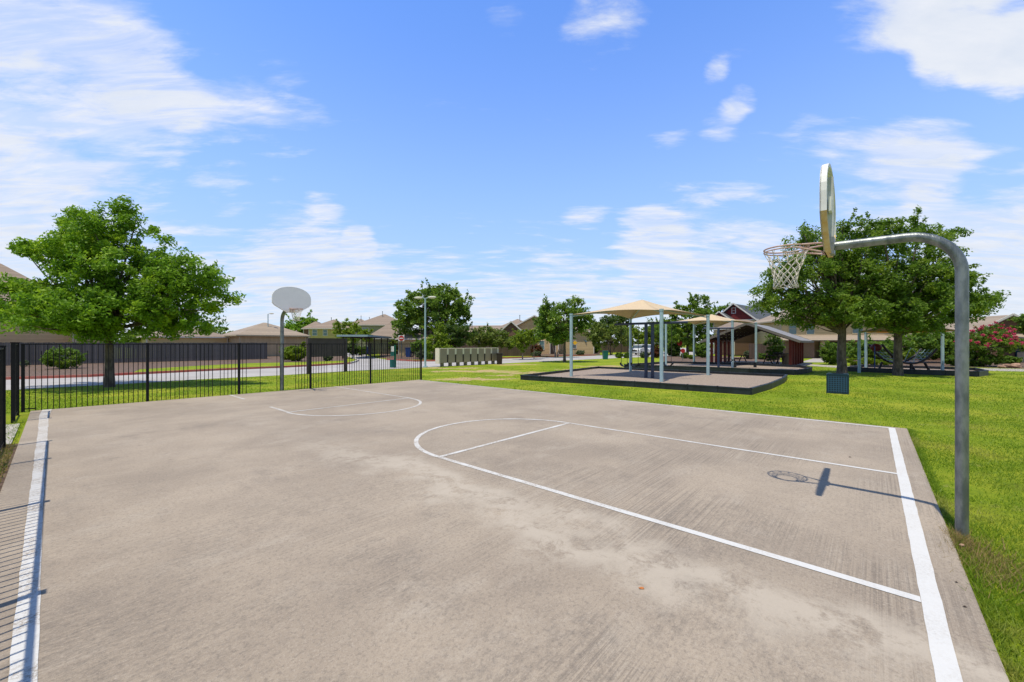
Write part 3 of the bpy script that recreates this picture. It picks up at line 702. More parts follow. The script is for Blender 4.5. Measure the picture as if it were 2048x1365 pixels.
L = [lob(1800, 540, d0, b, 105, 85, 0, 2.6), lob(1860, 560, d0, b, 70, 60, .3), lob(1770, 460, d0, b, 40, 24), lob(1752, 448, d0, b, 14, 14), lob(1820, 462, d0, b, 36, 24), lob(1810, 446, d0, b, 10, 12), lob(1890, 480, d0, b, 32, 22), lob(1925, 462, d0, b, 14, 14), lob(1905, 500, d0, b, 30, 18),
     lob(1945, 555, d0, b, 28, 16, .2), lob(1960, 600, d0, b, 42, 18, .3), lob(1990, 595, d0, b, 18, 9, .4), lob(1900, 610, d0, b, 60, 35, -.3), lob(1800, 612, d0, b, 85, 34, -.4), lob(1750, 595, d0, b, 50, 48), lob(1805, 648, d0, b, 52, 22, -.3), lob(1740, 640, d0, b, 36, 18, -.1), lob(1875, 640, d0, b, 40, 14, .2)]
tree('oak_tree', 'dark green oak in front of the yellow canopy, right one of the pair', b, L, 'leaf_dark', 560, 105, .115, .66, .22, 2.2, 31, nbr=100, shell=.35)
# trees in the middle distance
def mid_tree(name, label, u, d0, lobes, lm, nc, npx, leaf, spread, tr, fork, seed, **kw):
    b = D(u, d0); return tree(name, label, b, [lob(*l[:2], d0, b, *l[2:]) for l in lobes], lm, nc, npx, leaf, spread, tr, fork, seed, **kw)
mid_tree('shade_tree', 'big round green tree behind the twin headed street lamp', 893, 66, [(865, 630, 70, 55), (900, 608, 45, 38), (835, 610, 40, 34), (820, 650, 35, 34), (925, 620, 24, 28), (880, 590, 34, 18), (905, 665, 42, 30), (830, 680, 26, 14)], 'leaf_mid', 440, 46, .34, 1.1, .3, 2.6, 41, nbr=50)
mid_tree('shade_tree', 'green tree with a thin bare trunk on the lawn left of the first canopy', 1129, 41.5, [(1125, 640, 50, 36), (1100, 620, 20, 18), (1148, 615, 24, 18), (1090, 650, 22, 22), (1160, 640, 24, 22), (1110, 670, 36, 16), (1172, 612, 8, 8), (1093, 605, 7, 8)], 'leaf_mid', 300, 42, .20, .62, .14, 2.0, 42, nbr=50, bark='bark')
mid_tree('shade_tree', 'tree with forked pale trunk in front of the tan gabled house', 1113, 55, [(1110, 668, 26, 20), (1092, 655, 20, 18), (1130, 660, 20, 18)], 'leaf_mid', 110, 40, .24, .7, .2, 2.3, 43, nbr=20, bark='bark_pale', stems=2)
mid_tree('shade_tree', 'dark green tree behind the second canopy', 1375, 60, [(1378, 640, 42, 32), (1360, 618, 20, 14), (1400, 610, 20, 20), (1375, 670, 44, 22), (1390, 600, 12, 9)], 'leaf_dark', 230, 42, .28, .85, .2, 2.2, 44, nbr=30)
mid_tree('shade_tree', 'distant dark tree left of the red gable', 1440, 92, [(1440, 630, 26, 18), (1425, 640, 22, 14)], 'leaf_dark', 110, 40, .35, 1., .2, 2.5, 45, nbr=10)
mid_tree('shade_tree', 'bright green round tree beyond the tan garage roof', 602, 110, [(602, 655, 30, 24), (615, 648, 20, 16), (590, 660, 18, 16)], 'leaf_oak', 130, 45, .42, 1.3, .3, 3, 46, nbr=10)
mid_tree('live_oak', 'broad dark oak showing above the wooden fence left of the tan garage', 400, 66, [(390, 672, 60, 24), (430, 668, 34, 16), (350, 680, 50, 16), (320, 672, 34, 20)], 'leaf_dark', 220, 45, .30, .9, .3, 1.6, 47, nbr=20)
mid_tree('live_oak', 'low leafy tree peeking over the fence under the large oak', 300, 60, [(300, 676, 45, 18), (255, 682, 30, 12)], 'leaf_dark', 110, 45, .28, .9, .2, 1.5, 48, nbr=12)
mid_tree('ornamental_tree', 'lime green airy tree in front of the yellow town houses', 703, 70, [(695, 656, 28, 16), (712, 672, 34, 14), (680, 660, 14, 10), (730, 670, 14, 12)], 'leaf_lime', 130, 36, .26, .75, .12, 2.4, 49, nbr=20)
mid_tree('ornamental_tree', 'lime green young tree right beside the street lamp', 868, 46, [(878, 672, 16, 22), (868, 690, 24, 16), (890, 690, 20, 12)], 'leaf_lime', 110, 40, .18, .5, .09, 1.6, 50, nbr=15)
mid_tree('ornamental_tree', 'round lime green tree behind the do not enter sign', 843, 50, [(845, 694, 22, 14)], 'leaf_mid', 60, 44, .2, .5, .09, 1.2, 51, nbr=8)
mid_tree('ornamental_tree', 'dark multi stemmed tree behind the left half of the mailboxes', 912, 50, [(905, 672, 30, 24), (925, 665, 24, 18), (890, 685, 22, 12)], 'leaf_black', 130, 44, .22, .7, .14, 1.6, 52, nbr=18, stems=2)
mid_tree('ornamental_tree', 'olive green spreading tree behind the right half of the mailboxes', 978, 54, [(975, 672, 34, 20), (1000, 680, 28, 16), (955, 678, 20, 18), (1020, 686, 14, 12)], 'leaf_olive', 190, 44, .20, .62, .12, 1.5, 53, nbr=26, stems=3)
mid_tree('ornamental_tree', 'lime green small tree with a white trunk left of the clipped round bush', 1045, 48, [(1050, 672, 22, 14), (1035, 682, 18, 14), (1062, 680, 14, 14), (1045, 695, 12, 8)], 'leaf_lime', 120, 40, .17, .45, .07, 2.0, 54, nbr=16, bark='bark_pale')
mid_tree('ornamental_tree', 'bare stemmed yellow green tree at the left post of the first canopy', 1068, 50, [(1070, 670, 16, 16)], 'leaf_olive', 40, 40, .17, .5, .07, 2.0, 55, nbr=12, bark='bark_pale', stems=2)
mid_tree('ornamental_tree', 'wide olive green tree seen under the first canopy', 1222, 66, [(1220, 668, 34, 24), (1195, 672, 20, 20), (1240, 676, 28, 16), (1190, 655, 14, 10)], 'leaf_olive', 190, 44, .26, .8, .14, 1.8, 56, nbr=24, stems=3)
mid_tree('shade_tree', 'dark tree behind the olive tree under the first canopy', 1222, 92, [(1215, 650, 34, 20), (1235, 645, 24, 16)], 'leaf_black', 120, 44, .36, 1.1, .25, 2.5, 57, nbr=10)
mid_tree('ornamental_tree', 'yellow green tree between the two posts behind the swings', 1288, 78, [(1282, 682, 30, 14), (1262, 668, 20, 18), (1310, 672, 24, 22), (1330, 668, 24, 20)], 'leaf_lime', 200, 44, .30, .85, .14, 1.8, 58, nbr=24, stems=2)
mid_tree('ornamental_tree', 'green leafy tree right of the swing posts', 1345, 74, [(1345, 682, 24, 20), (1332, 660, 20, 20)], 'leaf_mid', 130, 44, .28, .8, .12, 1.8, 59, nbr=14)
mid_tree('ornamental_tree', 'slim upright shrub tree beside the open pavilion', 1548, 41, [(1548, 690, 17, 22), (1545, 712, 12, 10)], 'leaf_mid', 90, 36, .12, .35, .06, .7, 60, nbr=16, stems=3)
mid_tree('ornamental_tree', 'dense green tree under the yellow canopy behind the right oaks', 1770, 40, [(1760, 700, 30, 18), (1800, 700, 34, 20), (1840, 690, 34, 26), (1720, 700, 26, 18)], 'leaf_mid', 220, 44, .20, .6, .12, 1., 61, nbr=20)
mid_tree('ornamental_tree', 'dark green tree right of the yellow canopy post', 1895, 41, [(1892, 690, 28, 30), (1915, 700, 22, 18), (1870, 700, 20, 20)], 'leaf_dark', 190, 44, .20, .6, .12, 1., 62, nbr=20)
mid_tree('shade_tree', 'thin leafy tree cut by the right edge of the photo', 2055, 40, [(2056, 640, 18, 12), (2062, 655, 20, 10)], 'leaf_mid', 60, 36, .2, .5, .1, 2.6, 63, nbr=20)
mid_tree('crape_myrtle', 'crape myrtle with pink blossom in front of the brown gabled house', 1968, 33.5, [(1965, 690, 48, 20), (1985, 675, 40, 22), (2005, 690, 34, 16), (1945, 685, 22, 18), (1990, 660, 22, 10)], 'leaf_mid', 300, 40, .11, .36, .09, 1.1, 64, nbr=50, bark='bark_pale', stems=4, flowers=('flower', .6))

def shrub(label, u, v, ru, rv, lm='leaf_mid', seed=0, leaf=None, name='shrub', group=None, nc=60, d=None):
    "v is the row of its foot"
    b = G(u, v) if d is None else D(u, d); d0 = b.y; k = d0/F; h = rv*2*k
    return tree(name, label, b, [(0, 0, h*.52, ru*k*.92, ru*k*.8, h*.48)], lm, nc, 55, leaf or max(.05, .0032*d0), min(ru, rv)*k*.42, .03, h*.25, 100+seed+int(u), 'bark', group, 'shrub', 3, .6, 14, trunkname='stem')
mid_tree('shade_tree', 'distant green tree line piece right of the swing posts', 1325, 100, [(1325, 660, 34, 22), (1300, 668, 20, 14)], 'leaf_mid', 110, 44, .38, 1.2, .2, 2.5, 66, nbr=8)
shrub('dark spreading shrub in front of the grey wooden fence, seen through the left fence panel', 127, 737, 33, 20, 'leaf_dark', 1, nc=110)
shrub('small pale plant at the foot of the grey fence, far left', 50, 733, 7, 6, 'leaf_grey', 2, nc=20)
shrub('yellow topped rounded bush beside the far hoop pole', 588, 722, 25, 15, 'leaf_lime', 3, nc=130)
shrub('grey green low plant behind the dark sign board', 655, 722, 11, 6, 'leaf_grey', 4, nc=40)
shrub('tall yellow grass clump left of the dark sign board', 608, 716, 6, 16, 'leaf_lime', 5, nc=50)
shrub('dark bush under the carport, left', 705, 711, 14, 12, 'leaf_black', 6, nc=60)
shrub('dark bush under the carport, beside the blue bin', 722, 711, 10, 9, 'leaf_dark', 7, nc=50)
shrub('domed bush with sandy top behind the do not enter sign', 795, 708, 20, 15, 'leaf_olive', 8, nc=90)
shrub('grey feathery plant at the kerb left of the lamp post', 842, 719, 11, 9, 'leaf_grey', 9, nc=50)
shrub('dark grass clump at the kerb right of the lamp post', 862, 719, 12, 7, 'leaf_dark', 10, nc=50)
shrub('dark reddish bush at the right end of the mailboxes', 1012, 712, 16, 15, 'leaf_black', 11, nc=90)
shrub('reddish bush between the mailboxes and the white trunked tree', 1030, 711, 10, 13, 'leaf_red', 12, nc=60)
shrub('reddish clipped round bush in front of the tan gabled house', 1073, 712, 13, 11, 'leaf_red', 13, nc=80)
shrub('blue green spiky plant at the foot of the reddish round bush', 1073, 714, 10, 6, 'leaf_grey', 14, nc=50)
shrub('low green plant left of the reddish round bush', 1042, 711, 10, 5, 'leaf_mid', 15, nc=40)
shrub('clipped round lime bush below the yellow diamond sign', 1163, 706, 12, 9, 'leaf_lime', 16, nc=70)
shrub('large clipped ball shrub right of the yellow diamond sign', 1187, 706.5, 14, 11, 'leaf_mid', 17, nc=90)
shrub('pale green plant on the kerb below the yellow diamond sign', 1161, 711, 9, 5, 'leaf_grey', 18, nc=50)
shrub('low dark bush left of the back left canopy post', 1238, 716, 8, 5, 'leaf_dark', 19, nc=40)
shrub('low dark bush right of the back left canopy post', 1255, 716, 8, 5, 'leaf_dark', 20, nc=40)
shrub('low grey bush in front of the parked cars', 1290, 716, 10, 5, 'leaf_grey', 21, nc=50)
shrub('reddish brown bush right of the swing posts', 1312, 716, 10, 11, 'leaf_red', 22, nc=60)
shrub('dark ball shrub beside the red octagon signs', 1347, 713, 14, 12, 'leaf_black', 23, nc=90)
shrub('bright round bush left of the second canopy post', 1385, 704, 9, 7, 'leaf_lime', 24, nc=50)
shrub('tall dark shrub between the second canopy posts', 1405, 716, 14, 16, 'leaf_dark', 25, nc=90)
shrub('small yellow green plant at the bed edge by the second canopy', 1383, 718, 6, 4, 'leaf_lime', 26, nc=30)
shrub('dark grass clump behind the second canopy', 1370, 717, 8, 6, 'leaf_dark', 27, nc=40)
shrub('small round bush beyond the picnic table', 1524, 719, 7, 6, 'leaf_mid', 28, nc=40)
shrub('shaggy pale plant inside the pavilion view', 1497, 717, 9, 7, 'leaf_grey', 29, nc=50)
shrub('big leafy bush with reddish flowers by the green garage door', 1665, 729, 20, 22, 'leaf_dark', 30, nc=130)
shrub('bright hedge plants along the walk behind the left oak', 1722, 731, 26, 8, 'leaf_lime', 31, nc=90)
shrub('bright hedge plants along the walk between the oak trunks', 1765, 732, 22, 7, 'leaf_lime', 32, nc=80)
shrub('dark clipped hedge behind the near hoop pole', 1950, 732, 44, 14, 'leaf_dark', 33, nc=220)
shrub('low clipped hedge in front of the blue garage door', 2020, 729, 17, 8, 'leaf_mid', 34, nc=110)
shrub('bright green bush just left of the near hoop pole', 1905, 731, 12, 10, 'leaf_mid', 35, nc=60)
shrub('climbing yellow green shrub by the tan garage downpipe', 620, 712, 5, 14, 'leaf_lime', 36, nc=40)

# ------------------------------------------------------------------ buildings
def house(name, label, org, w, l, h, rh, wall, roof, rz=ANG, kind='hip', oh=.45, trim='trim', windows=(), doors=(), vents=(), root=None, z0=0., cat='house'):
    """org = world position of the near left corner; local x runs along the front of width w, y goes back by l.
    windows/doors: (face, x, z, w, h, material); face f = front, s = left side, r = right side"""
    new = root is None
    if new: root = thing(name, label, cat, Vector((org[0], org[1], GZ)), rz)
    ex = Vector((math.cos(rz), math.sin(rz), 0)); ey = Vector((-math.sin(rz), math.cos(rz), 0)); o = Vector((org[0], org[1], GZ))
    P = lambda x, y, z: o+ex*x+ey*y+Vector((0, 0, z))
    mb = MB(); g = kind == 'gable'; gs = kind == 'gable_side'
    vs = [P(0, 0, z0), P(w, 0, z0), P(w, l, z0), P(0, l, z0), P(0, 0, h), P(w, 0, h), P(w, l, h), P(0, l, h)]
    fs = [(0, 1, 5, 4), (1, 2, 6, 5), (2, 3, 7, 6), (3, 0, 4, 7), (3, 2, 1, 0)]
    mb.add(vs, fs)
    if g: mb.add([P(0, 0, h), P(w, 0, h), P(w/2, 0, h+rh), P(0, l, h), P(w, l, h), P(w/2, l, h+rh)], [(0, 1, 2), (4, 3, 5)])
    if gs: mb.add([P(0, 0, h), P(0, l, h), P(0, l/2, h+rh), P(w, 0, h), P(w, l, h), P(w, l/2, h+rh)], [(1, 0, 2), (3, 4, 5)])
    mb.build('wall', M[wall], root)
    r = MB(); th = .14; k = rh/(w/2 if g else l/2 if gs else min(w, l)/2); e = h-oh*k+.02
    if g:
        r.slab([P(-oh, -oh, e), P(w/2, -oh, h+rh), P(w/2, l+oh, h+rh), P(-oh, l+oh, e)][::-1], -th)
        r.slab([P(w+oh, -oh, e), P(w+oh, l+oh, e), P(w/2, l+oh, h+rh), P(w/2, -oh, h+rh)][::-1], -th)
    elif gs:
        r.slab([P(-oh, -oh, e), P(w+oh, -oh, e), P(w+oh, l/2, h+rh), P(-oh, l/2, h+rh)], -th)
        r.slab([P(w+oh, l+oh, e), P(-oh, l+oh, e), P(-oh, l/2, h+rh), P(w+oh, l/2, h+rh)], -th)
    else:
        m_ = min(w, l)/2; e = h-.02
        if w >= l: a, b_ = P(m_, l/2, h+rh), P(w-m_, l/2, h+rh)
        else: a, b_ = P(w/2, m_, h+rh), P(w/2, l-m_, h+rh)
        c0, c1, c2, c3 = P(-oh, -oh, e), P(w+oh, -oh, e), P(w+oh, l+oh, e), P(-oh, l+oh, e)
        if w-l > .01: fc = [[c0, c1, b_, a], [c1, c2, b_], [c2, c3, a, b_], [c3, c0, a]]
        elif l-w > .01: fc = [[c0, c1, a], [c1, c2, b_, a], [c2, c3, b_], [c3, c0, a, b_]]
        else: fc = [[c0, c1, a], [c1, c2, a], [c2, c3, a], [c3, c0, a]]
        for f in fc: r.add(f, [tuple(range(len(f)))])
        r.add([c0, c3, c2, c1], [(0, 1, 2, 3)])
    ro = r.build('roof', M[roof], root)
    # fascia
    t = MB(); q = .16
    if g:
        for y in (-oh-.02,):
            t.bar(P(-oh, y, e+.05), P(w/2, y, h+rh+.05), .05, .2); t.bar(P(w+oh, y, e+.05), P(w/2, y, h+rh+.05), .05, .2)
        t.bar(P(-oh-.02, -oh, e), P(-oh-.02, l+oh, e), .04, q); t.bar(P(w+oh+.02, -oh, e), P(w+oh+.02, l+oh, e), .04, q)
    elif gs:
        for x in (-oh-.02, w+oh+.02):
            t.bar(P(x, -oh, e+.05), P(x, l/2, h+rh+.05), .05, .2); t.bar(P(x, l+oh, e+.05), P(x, l/2, h+rh+.05), .05, .2)
        t.bar(P(-oh, -oh-.02, e), P(w+oh, -oh-.02, e), .04, q)
    else:
        for a, b_ in (((-oh, -oh), (w+oh, -oh)), ((w+oh, -oh), (w+oh, l+oh)), ((-oh, -oh), (-oh, l+oh))):
            t.bar(P(*a, e-.10), P(*b_, e-.10), .05, q)
    t.build('fascia', M[trim], ro)
    c = MB()
    for x, y in ((0, 0), (w, 0), (0, l)): c.box(P(x, y, (h+z0)/2), (.14, .14, h-z0-.05), rz)
    c.build('corner_trim', M[trim], root)
    for n_, lst in (('window', windows), ('door', doors)):
        for (face, x, z, ww, hh, mm) in lst:
            if face == 'f': cpt, dx, nr = P(x, 0, z), ex, -ey
            elif face == 's': cpt, dx, nr = P(0, x, z), ey, -ex
            else: cpt, dx, nr = P(w, x, z), ey, ex
            an = math.atan2(dx.y, dx.x)
            if n_ == 'window':
                fr = MB(); T = .09
                for sx in (-1, 1): fr.box(cpt+dx*sx*(ww/2)+nr*.03, (T, .07, hh+T), an)
                for sz in (-1, 1): fr.box(cpt+Vector((0, 0, sz*hh/2))+nr*.034, (ww+T*1.4, .07, T), an)
                fr.box(cpt+nr*.028, (ww, .05, .05), an)
                f = fr.build('window', M[trim], root)
                MB().box(cpt+nr*.012, (ww, .03, hh), an).build('pane', M[mm], f)
            else:
                f = MB().box(cpt+nr*.02, (ww, .06, hh), an).build('door', M[mm], root)
                dt = MB()
                for sx in (-1, 1): dt.box(cpt+dx*sx*(ww/2+.05)+nr*.03, (.1, .09, hh), an)
                dt.box(cpt+Vector((0, 0, hh/2+.06))+nr*.032, (ww+.2, .09, .12), an); dt.build('door_frame', M[trim], f)
    for (x, y, z, hh) in vents:
        MB().tube([P(x, y, z-.3), P(x, y, z+hh)], .07, 8).tube([P(x, y, z+hh), P(x, y, z+hh+.12)], .12, 8).build('vent_pipe', M['galv'], root)
    return root

# left: two storey house behind the board fence, with a one storey wing
o = C(62.5, -17); A_ = house('house', 'tan sided house behind the grey wooden fence, hidden by the large oak', o, 18.2, 10, 6.0, 4.2, 'siding_tan', 'roof_brown', kind='hip',
      windows=[('f', 15.2, 4.9, 1.2, 1.5, 'glass'), ('f', 11, 4.9, 1.2, 1.5, 'glass'), ('f', 5, 4.9, 1.2, 1.5, 'glass')])
o = C(61.0, 1.35); house('', '', o, 2.6, 7, 3.35, .6, 'siding_tan', 'roof_brown', root=A_, trim='trim_tan', oh=.25)
o = C(66, -6)
house('house', 'pale house with a low wall glimpsed above the fence right of the oak trunk', C(72, 8), 9, 8, 2.9, 1.6, 'siding_cream', 'roof_brown')
o = D(480, 57); ss, tt = st(o)
house('garage', 'tan garage with a low hipped roof behind the far hoop', o, 8.8, 8.4, 3.15, 2.0, 'siding_tan2', 'roof_tan', trim='trim_tan', oh=.6,
      doors=[('s', 2.9, 1.1, .9, 2.1, 'siding_tan')], cat='garage')
# town houses beyond
house('town_house', 'brown and yellow town house with bay windows left of the lime green tree', D(618, 92), 9, 12, 5.4, 2.3, 'siding_yellow', 'roof_brown', rz=R(14),
      windows=[('f', 1.2, 4.4, 1.0, 1.4, 'glass_teal'), ('f', 3.4, 4.4, .9, 1.4, 'glass_teal'), ('f', 7.0, 4.4, 1.3, 1.5, 'glass'), ('s', 3, 4.2, 1.0, 1.6, 'glass')], vents=[(4, 4, 7.2, .8)])
house('town_house', 'brown sided end town house just right of the garage roof', D(607, 99), 4.5, 9, 5.6, 1.9, 'siding_brown', 'roof_brown', rz=R(14), windows=[('s', 2, 4.6, 1., 1.4, 'glass')])
house('town_house', 'middle town house whose brown roof shows above the lime green tree', D(678, 104), 9.5, 10, 6.0, 2.6, 'siding_yellow', 'roof_brown', rz=R(14), vents=[(5, 3, 8.2, 1.), (7, 4, 8.2, .7)])
house('town_house', 'sage green two storey town house under the highest grey brown roof', D(712, 96), 11.5, 11, 6.4, 2.9, 'siding_green', 'roof_brown', rz=R(10),
      windows=[('f', 2.2, 4.9, 1.4, 1.5, 'glass_teal'), ('s', 4, 4.9, 1.1, 1.5, 'glass')], vents=[(5.5, 4, 8.9, .9), (9.5, 4, 8.9, .7)])
house('house', 'one storey house with a steep hipped roof behind the carport', D(735, 72), 8.8, 9, 2.9, 3.2, 'siding_green', 'roof_brown', rz=R(20), vents=[(6, 3, 4.8, .4)])
house('house', 'low roofed house behind the do not enter sign', D(797, 64), 9, 8, 2.7, 1.9, 'siding_cream', 'roof_tan', rz=R(4), windows=[('f', 6.5, 1.6, 1.2, 1.2, 'glass')])
house('town_house', 'far roof seen over the peak of the tan garage', D(548, 118), 9, 9, 5.6, 2.2, 'siding_tan', 'roof_brown', rz=R(10))
# middle
house('house', 'long brown roofed house behind the mailboxes', D(915, 82), 15, 9, 3.6, 2.0, 'siding_tan2', 'roof_brown', rz=R(-4), kind='gable_side', windows=[('f', 4, 2, 1.2, 1.2, 'glass'), ('f', 9, 2, 1.4, 1.2, 'glass')], vents=[(2.6, 2.2, 5.0, 1.2)])
house('house', 'house with a low hipped brown roof left of the tan gables', D(992, 86), 9, 9, 5.0, 2.4, 'siding_tan2', 'roof_brown', rz=R(-2), vents=[(5, 3, 7.2, .8)])
G1 = house('house', 'tan two storey house with two white trimmed gables behind the small trees', D(1022, 74), 8.6, 9, 4.6, 2.3, 'siding_tan', 'roof_brown', rz=R(-6), kind='gable',
      windows=[('f', 1.8, 3.7, 1.6, 1.1, 'glass'), ('f', 3.9, 3.7, .9, 1.1, 'glass'), ('f', 5.6, 1.6, .9, 1.6, 'glass_teal')], doors=[('f', 7.6, 1.1, .9, 2.1, 'dark_wood')])
house('', '', D(1006, 70), 2.9, 4, 4.35, 1.3, 'siding_brown', 'roof_brown', rz=R(-6), kind='gable', root=G1, z0=3.2, oh=.35)
house('house', 'pale tan house wall behind the thin trunked tree', D(1090, 76), 9, 8, 4.2, 2.0, 'siding_cream', 'roof_brown', rz=R(-6), windows=[('f', 2., 1.7, 1.0, 1.4, 'glass'), ('f', 5.2, 1.7, 1.2, 1.4, 'glass')])
# red gabled house
RH = house('house', 'two storey house with a dark red gable and grey shingle roof above the canopies', D(1428, 74), 7.0, 14, 6.0, 2.9, 'siding_cream', 'roof_grey', rz=R(-50), kind='gable', oh=.5,
      windows=[('f', 1.9, 4.4, 1.3, 1.3, 'glass'), ('f', 3.4, 4.4, 1.3, 1.3, 'glass'), ('f', 3.4, 7.7, .62, .95, 'glass')], vents=[(4.8, 5, 7.6, .9)])
ex = Vector((math.cos(R(-50)), math.sin(R(-50)), 0)); ey = Vector((-math.sin(R(-50)), math.cos(R(-50)), 0)); o = D(1428, 74)
f = lambda x, z: o+ex*x-ey*.03+Vector((0, 0, z+GZ))
MB().slab([f(.0, 6.0), f(7.0, 6.0), f(3.5, 8.9)], .04).build('gable_siding', M['siding_red'], RH)
MB().bar(f(-.4, 5.95)-ey*.05, f(7.4, 5.95)-ey*.05, .08, .22).build('band_trim', M['trim'], RH)
house('', '', D(1421, 72.5), 3.2, 4.0, 6.2, 1.25, 'siding_red', 'roof_grey', rz=R(-50), kind='gable', root=RH, z0=5.9, oh=.35)
# yellow house on the right
YH = house('house', 'cream two storey house with teal windows and a green garage door behind the left oak', D(1562, 54), 13.5, 9, 5.0, 2.6, 'siding_cream', 'roof_tan', rz=R(-10), kind='hip',
      windows=[('f', 1.4, 3.85, .95, 1.5, 'glass_teal'), ('f', 3.5, 3.85, .95, 1.5, 'glass_teal'), ('f', 9, 3.85, 1.2, 1.3, 'glass_teal'), ('f', 1.0, 1.3, .5, 1.5, 'glass')], trim='trim_tan')
ex = Vector((math.cos(R(-10)), math.sin(R(-10)), 0)); ey = Vector((-math.sin(R(-10)), math.cos(R(-10)), 0)); o = D(1562, 54)
f = lambda x, y, z: o+ex*x+ey*y+Vector((0, 0, z+GZ))
MB().slab([f(-.9, -2.6, 2.35), f(12, -2.6, 2.35), f(12, 0.02, 3.05), f(-.9, 0.02, 3.05)], .14).build('porch_roof', M['roof_tan'], YH)
MB().box(f(1.4, -.9, 1.15), (3.4, 1.7, 2.3), R(-10)).build('brick_wall', M['brick'], YH)
MB().box(f(5.3, -.6, 1.05), (2.1, .1, 2.1), R(-10)).build('door', M['door_green'], YH)
MB().box(f(4.0, -1.8, 1.1), (.4, .4, 2.3), R(-10)).build('porch_post', M['trim_tan'], YH)
# brown gabled house far right
BH = house('house', 'brown sided house with a white trimmed gable and blue garage door at the far right', D(1946, 43), 6.3, 12, 3.15, 1.75, 'siding_brown', 'roof_tan', rz=R(-8), kind='gable', oh=.55, vents=[(2.1, 4, 4.0, .5), (.6, 6, 3.2, .4)])
ex = Vector((math.cos(R(-8)), math.sin(R(-8)), 0)); ey = Vector((-math.sin(R(-8)), math.cos(R(-8)), 0)); o = D(1946, 43)
f = lambda x, y, z: o+ex*x+ey*y+Vector((0, 0, z+GZ))
MB().slab([f(2.6, -1.8, 2.45), f(10, -1.8, 2.45), f(10, -.02, 2.95), f(2.6, -.02, 2.95)], .14).build('porch_roof', M['roof_tan'], BH)
MB().box(f(5.5, -.1, 1.15), (3.4, .1, 2.25), R(-8)).build('door', M['door_blue'], BH)
MB().box(f(3.2, -1.5, 1.15), (.35, .35, 2.3), R(-8)).build('porch_post', M['brick'], BH)
MB().box(f(3.2, -1.5, .5), (.6, .6, 1.0), R(-8)).build('porch_post', M['trim_tan'], BH)
MB().box(f(-3.2, 2.1, 1.1), (6, .2, 2.2), R(-8)).build('wall', M['siding_brown'], BH)
house('house', 'far house roof between the red house and the cream house', D(1530, 92), 7, 9, 4.8, 2.2, 'siding_brown', 'roof_brown', rz=R(-8))
house('house', 'brown house wall behind the pavilion and the young shrub tree', D(1468, 62), 5.8, 4, 4.3, 1.4, 'siding_brown', 'roof_brown', rz=R(8), windows=[])
# ------------------------------------------------------------------ carport
def carport():
    o = D(735, 50); ang = math.atan2(.995, -.10); ex = Vector((math.cos(ang), math.sin(ang), 0)); ey = Vector((-ex.y, ex.x, 0))
    r = thing('carport', 'flat roofed carport with a pale blue grey fascia beyond the dark sign board', 'carport', o, ang)
    P = lambda x, y, z: o+ex*x+ey*y+Vector((0, 0, z))
    L_, w, h = 15.0, 3.6, 2.85
    MB().box(P(L_/2, w/2, h), (L_, w, .06), ang).build('roof', M['roof_metal'], r)
    mb = MB()
    for x, y, sx, sy in ((L_/2, -.03, L_+.1, .05), (L_/2, w+.03, L_+.1, .05), (-.03, w/2, .05, w), (L_+.03, w/2, .05, w)): mb.box(P(x, y, h-.02), (sx, sy, .24), ang)
    mb.build('fascia', M['carport'], r)
    for x in (1.0, 5.3, 9.7, 14.0):
        for y in (.4, w-.4): MB().box(P(x, y, h/2-.06), (.13, .13, h-.1), ang).build('post', M['dark_wood'], r)
    for y in (.4, w-.4): MB().box(P(L_/2, y, h-.15), (L_-.4, .08, .16), ang).build('beam', M['dark_wood'], r)
carport()
# ------------------------------------------------------------------ street furniture
def bin_(label, u, v, w, h, m, lid=True, name='bin', rz=0., cat='bin', group=None):
    b = G(u, v, 0); r = thing(name, label, cat, Vector((b.x, b.y, GZ)), rz, group); z = GZ
    c = Vector((b.x, b.y, 0)); ex = Vector((math.cos(rz), math.sin(rz), 0)); ey = Vector((-ex.y, ex.x, 0))
    lo = [c+ex*i*w*.42+ey*j*w*.42+Vector((0, 0, z)) for i, j in ((-1, -1), (1, -1), (1, 1), (-1, 1))]
    hi = [c+ex*i*w*.5+ey*j*w*.5+Vector((0, 0, z+h)) for i, j in ((-1, -1), (1, -1), (1, 1), (-1, 1))]
    MB().add(lo+hi, [(3, 2, 1, 0), (4, 5, 6, 7), (0, 1, 5, 4), (1, 2, 6, 5), (2, 3, 7, 6), (3, 0, 4, 7)]).build('body', m, r)
    if lid: MB().box((b.x, b.y, z+h+.04), (w*1.08, w*1.08, .08), rz).build('lid', m, r)
    return r
def lamp(label, base, h, heads, group=None):
    r = thing('street_lamp', label, 'street lamp', Vector((base.x, base.y, GZ)), 0, group); b = Vector((base.x, base.y, GZ))
    MB().tube([b, b+Vector((0, 0, h))], [.085, .06], 10).build('pole', M['pipe_blue'], r)
    MB().box(b+Vector((0, 0, .04)), (.32, .32, .08)).build('base_plate', M['pipe_blue'], r)
    for dx in heads:
        c = b+Vector((dx*.42, 0, h+.05+.02*dx))
        o = MB().tube([b+Vector((0, 0, h-.05)), b+Vector((dx*.2, 0, h+.04))], .035, 8).build('arm', M['pipe_blue'], r)
        MB().ball(c+Vector((dx*.12, 0, 0)), (.36, .16, .10), 14, 8).build('lamp_head', M['lamp_head'], o)
lamp('tall pale street lamp with twin heads in front of the big round tree', G(850.5, 734), 5.55, (-1, 1))
bb = D(536, 62); lamp('street lamp with one head showing above the tan garage roof', bb, ZV(628, 62), (1,))
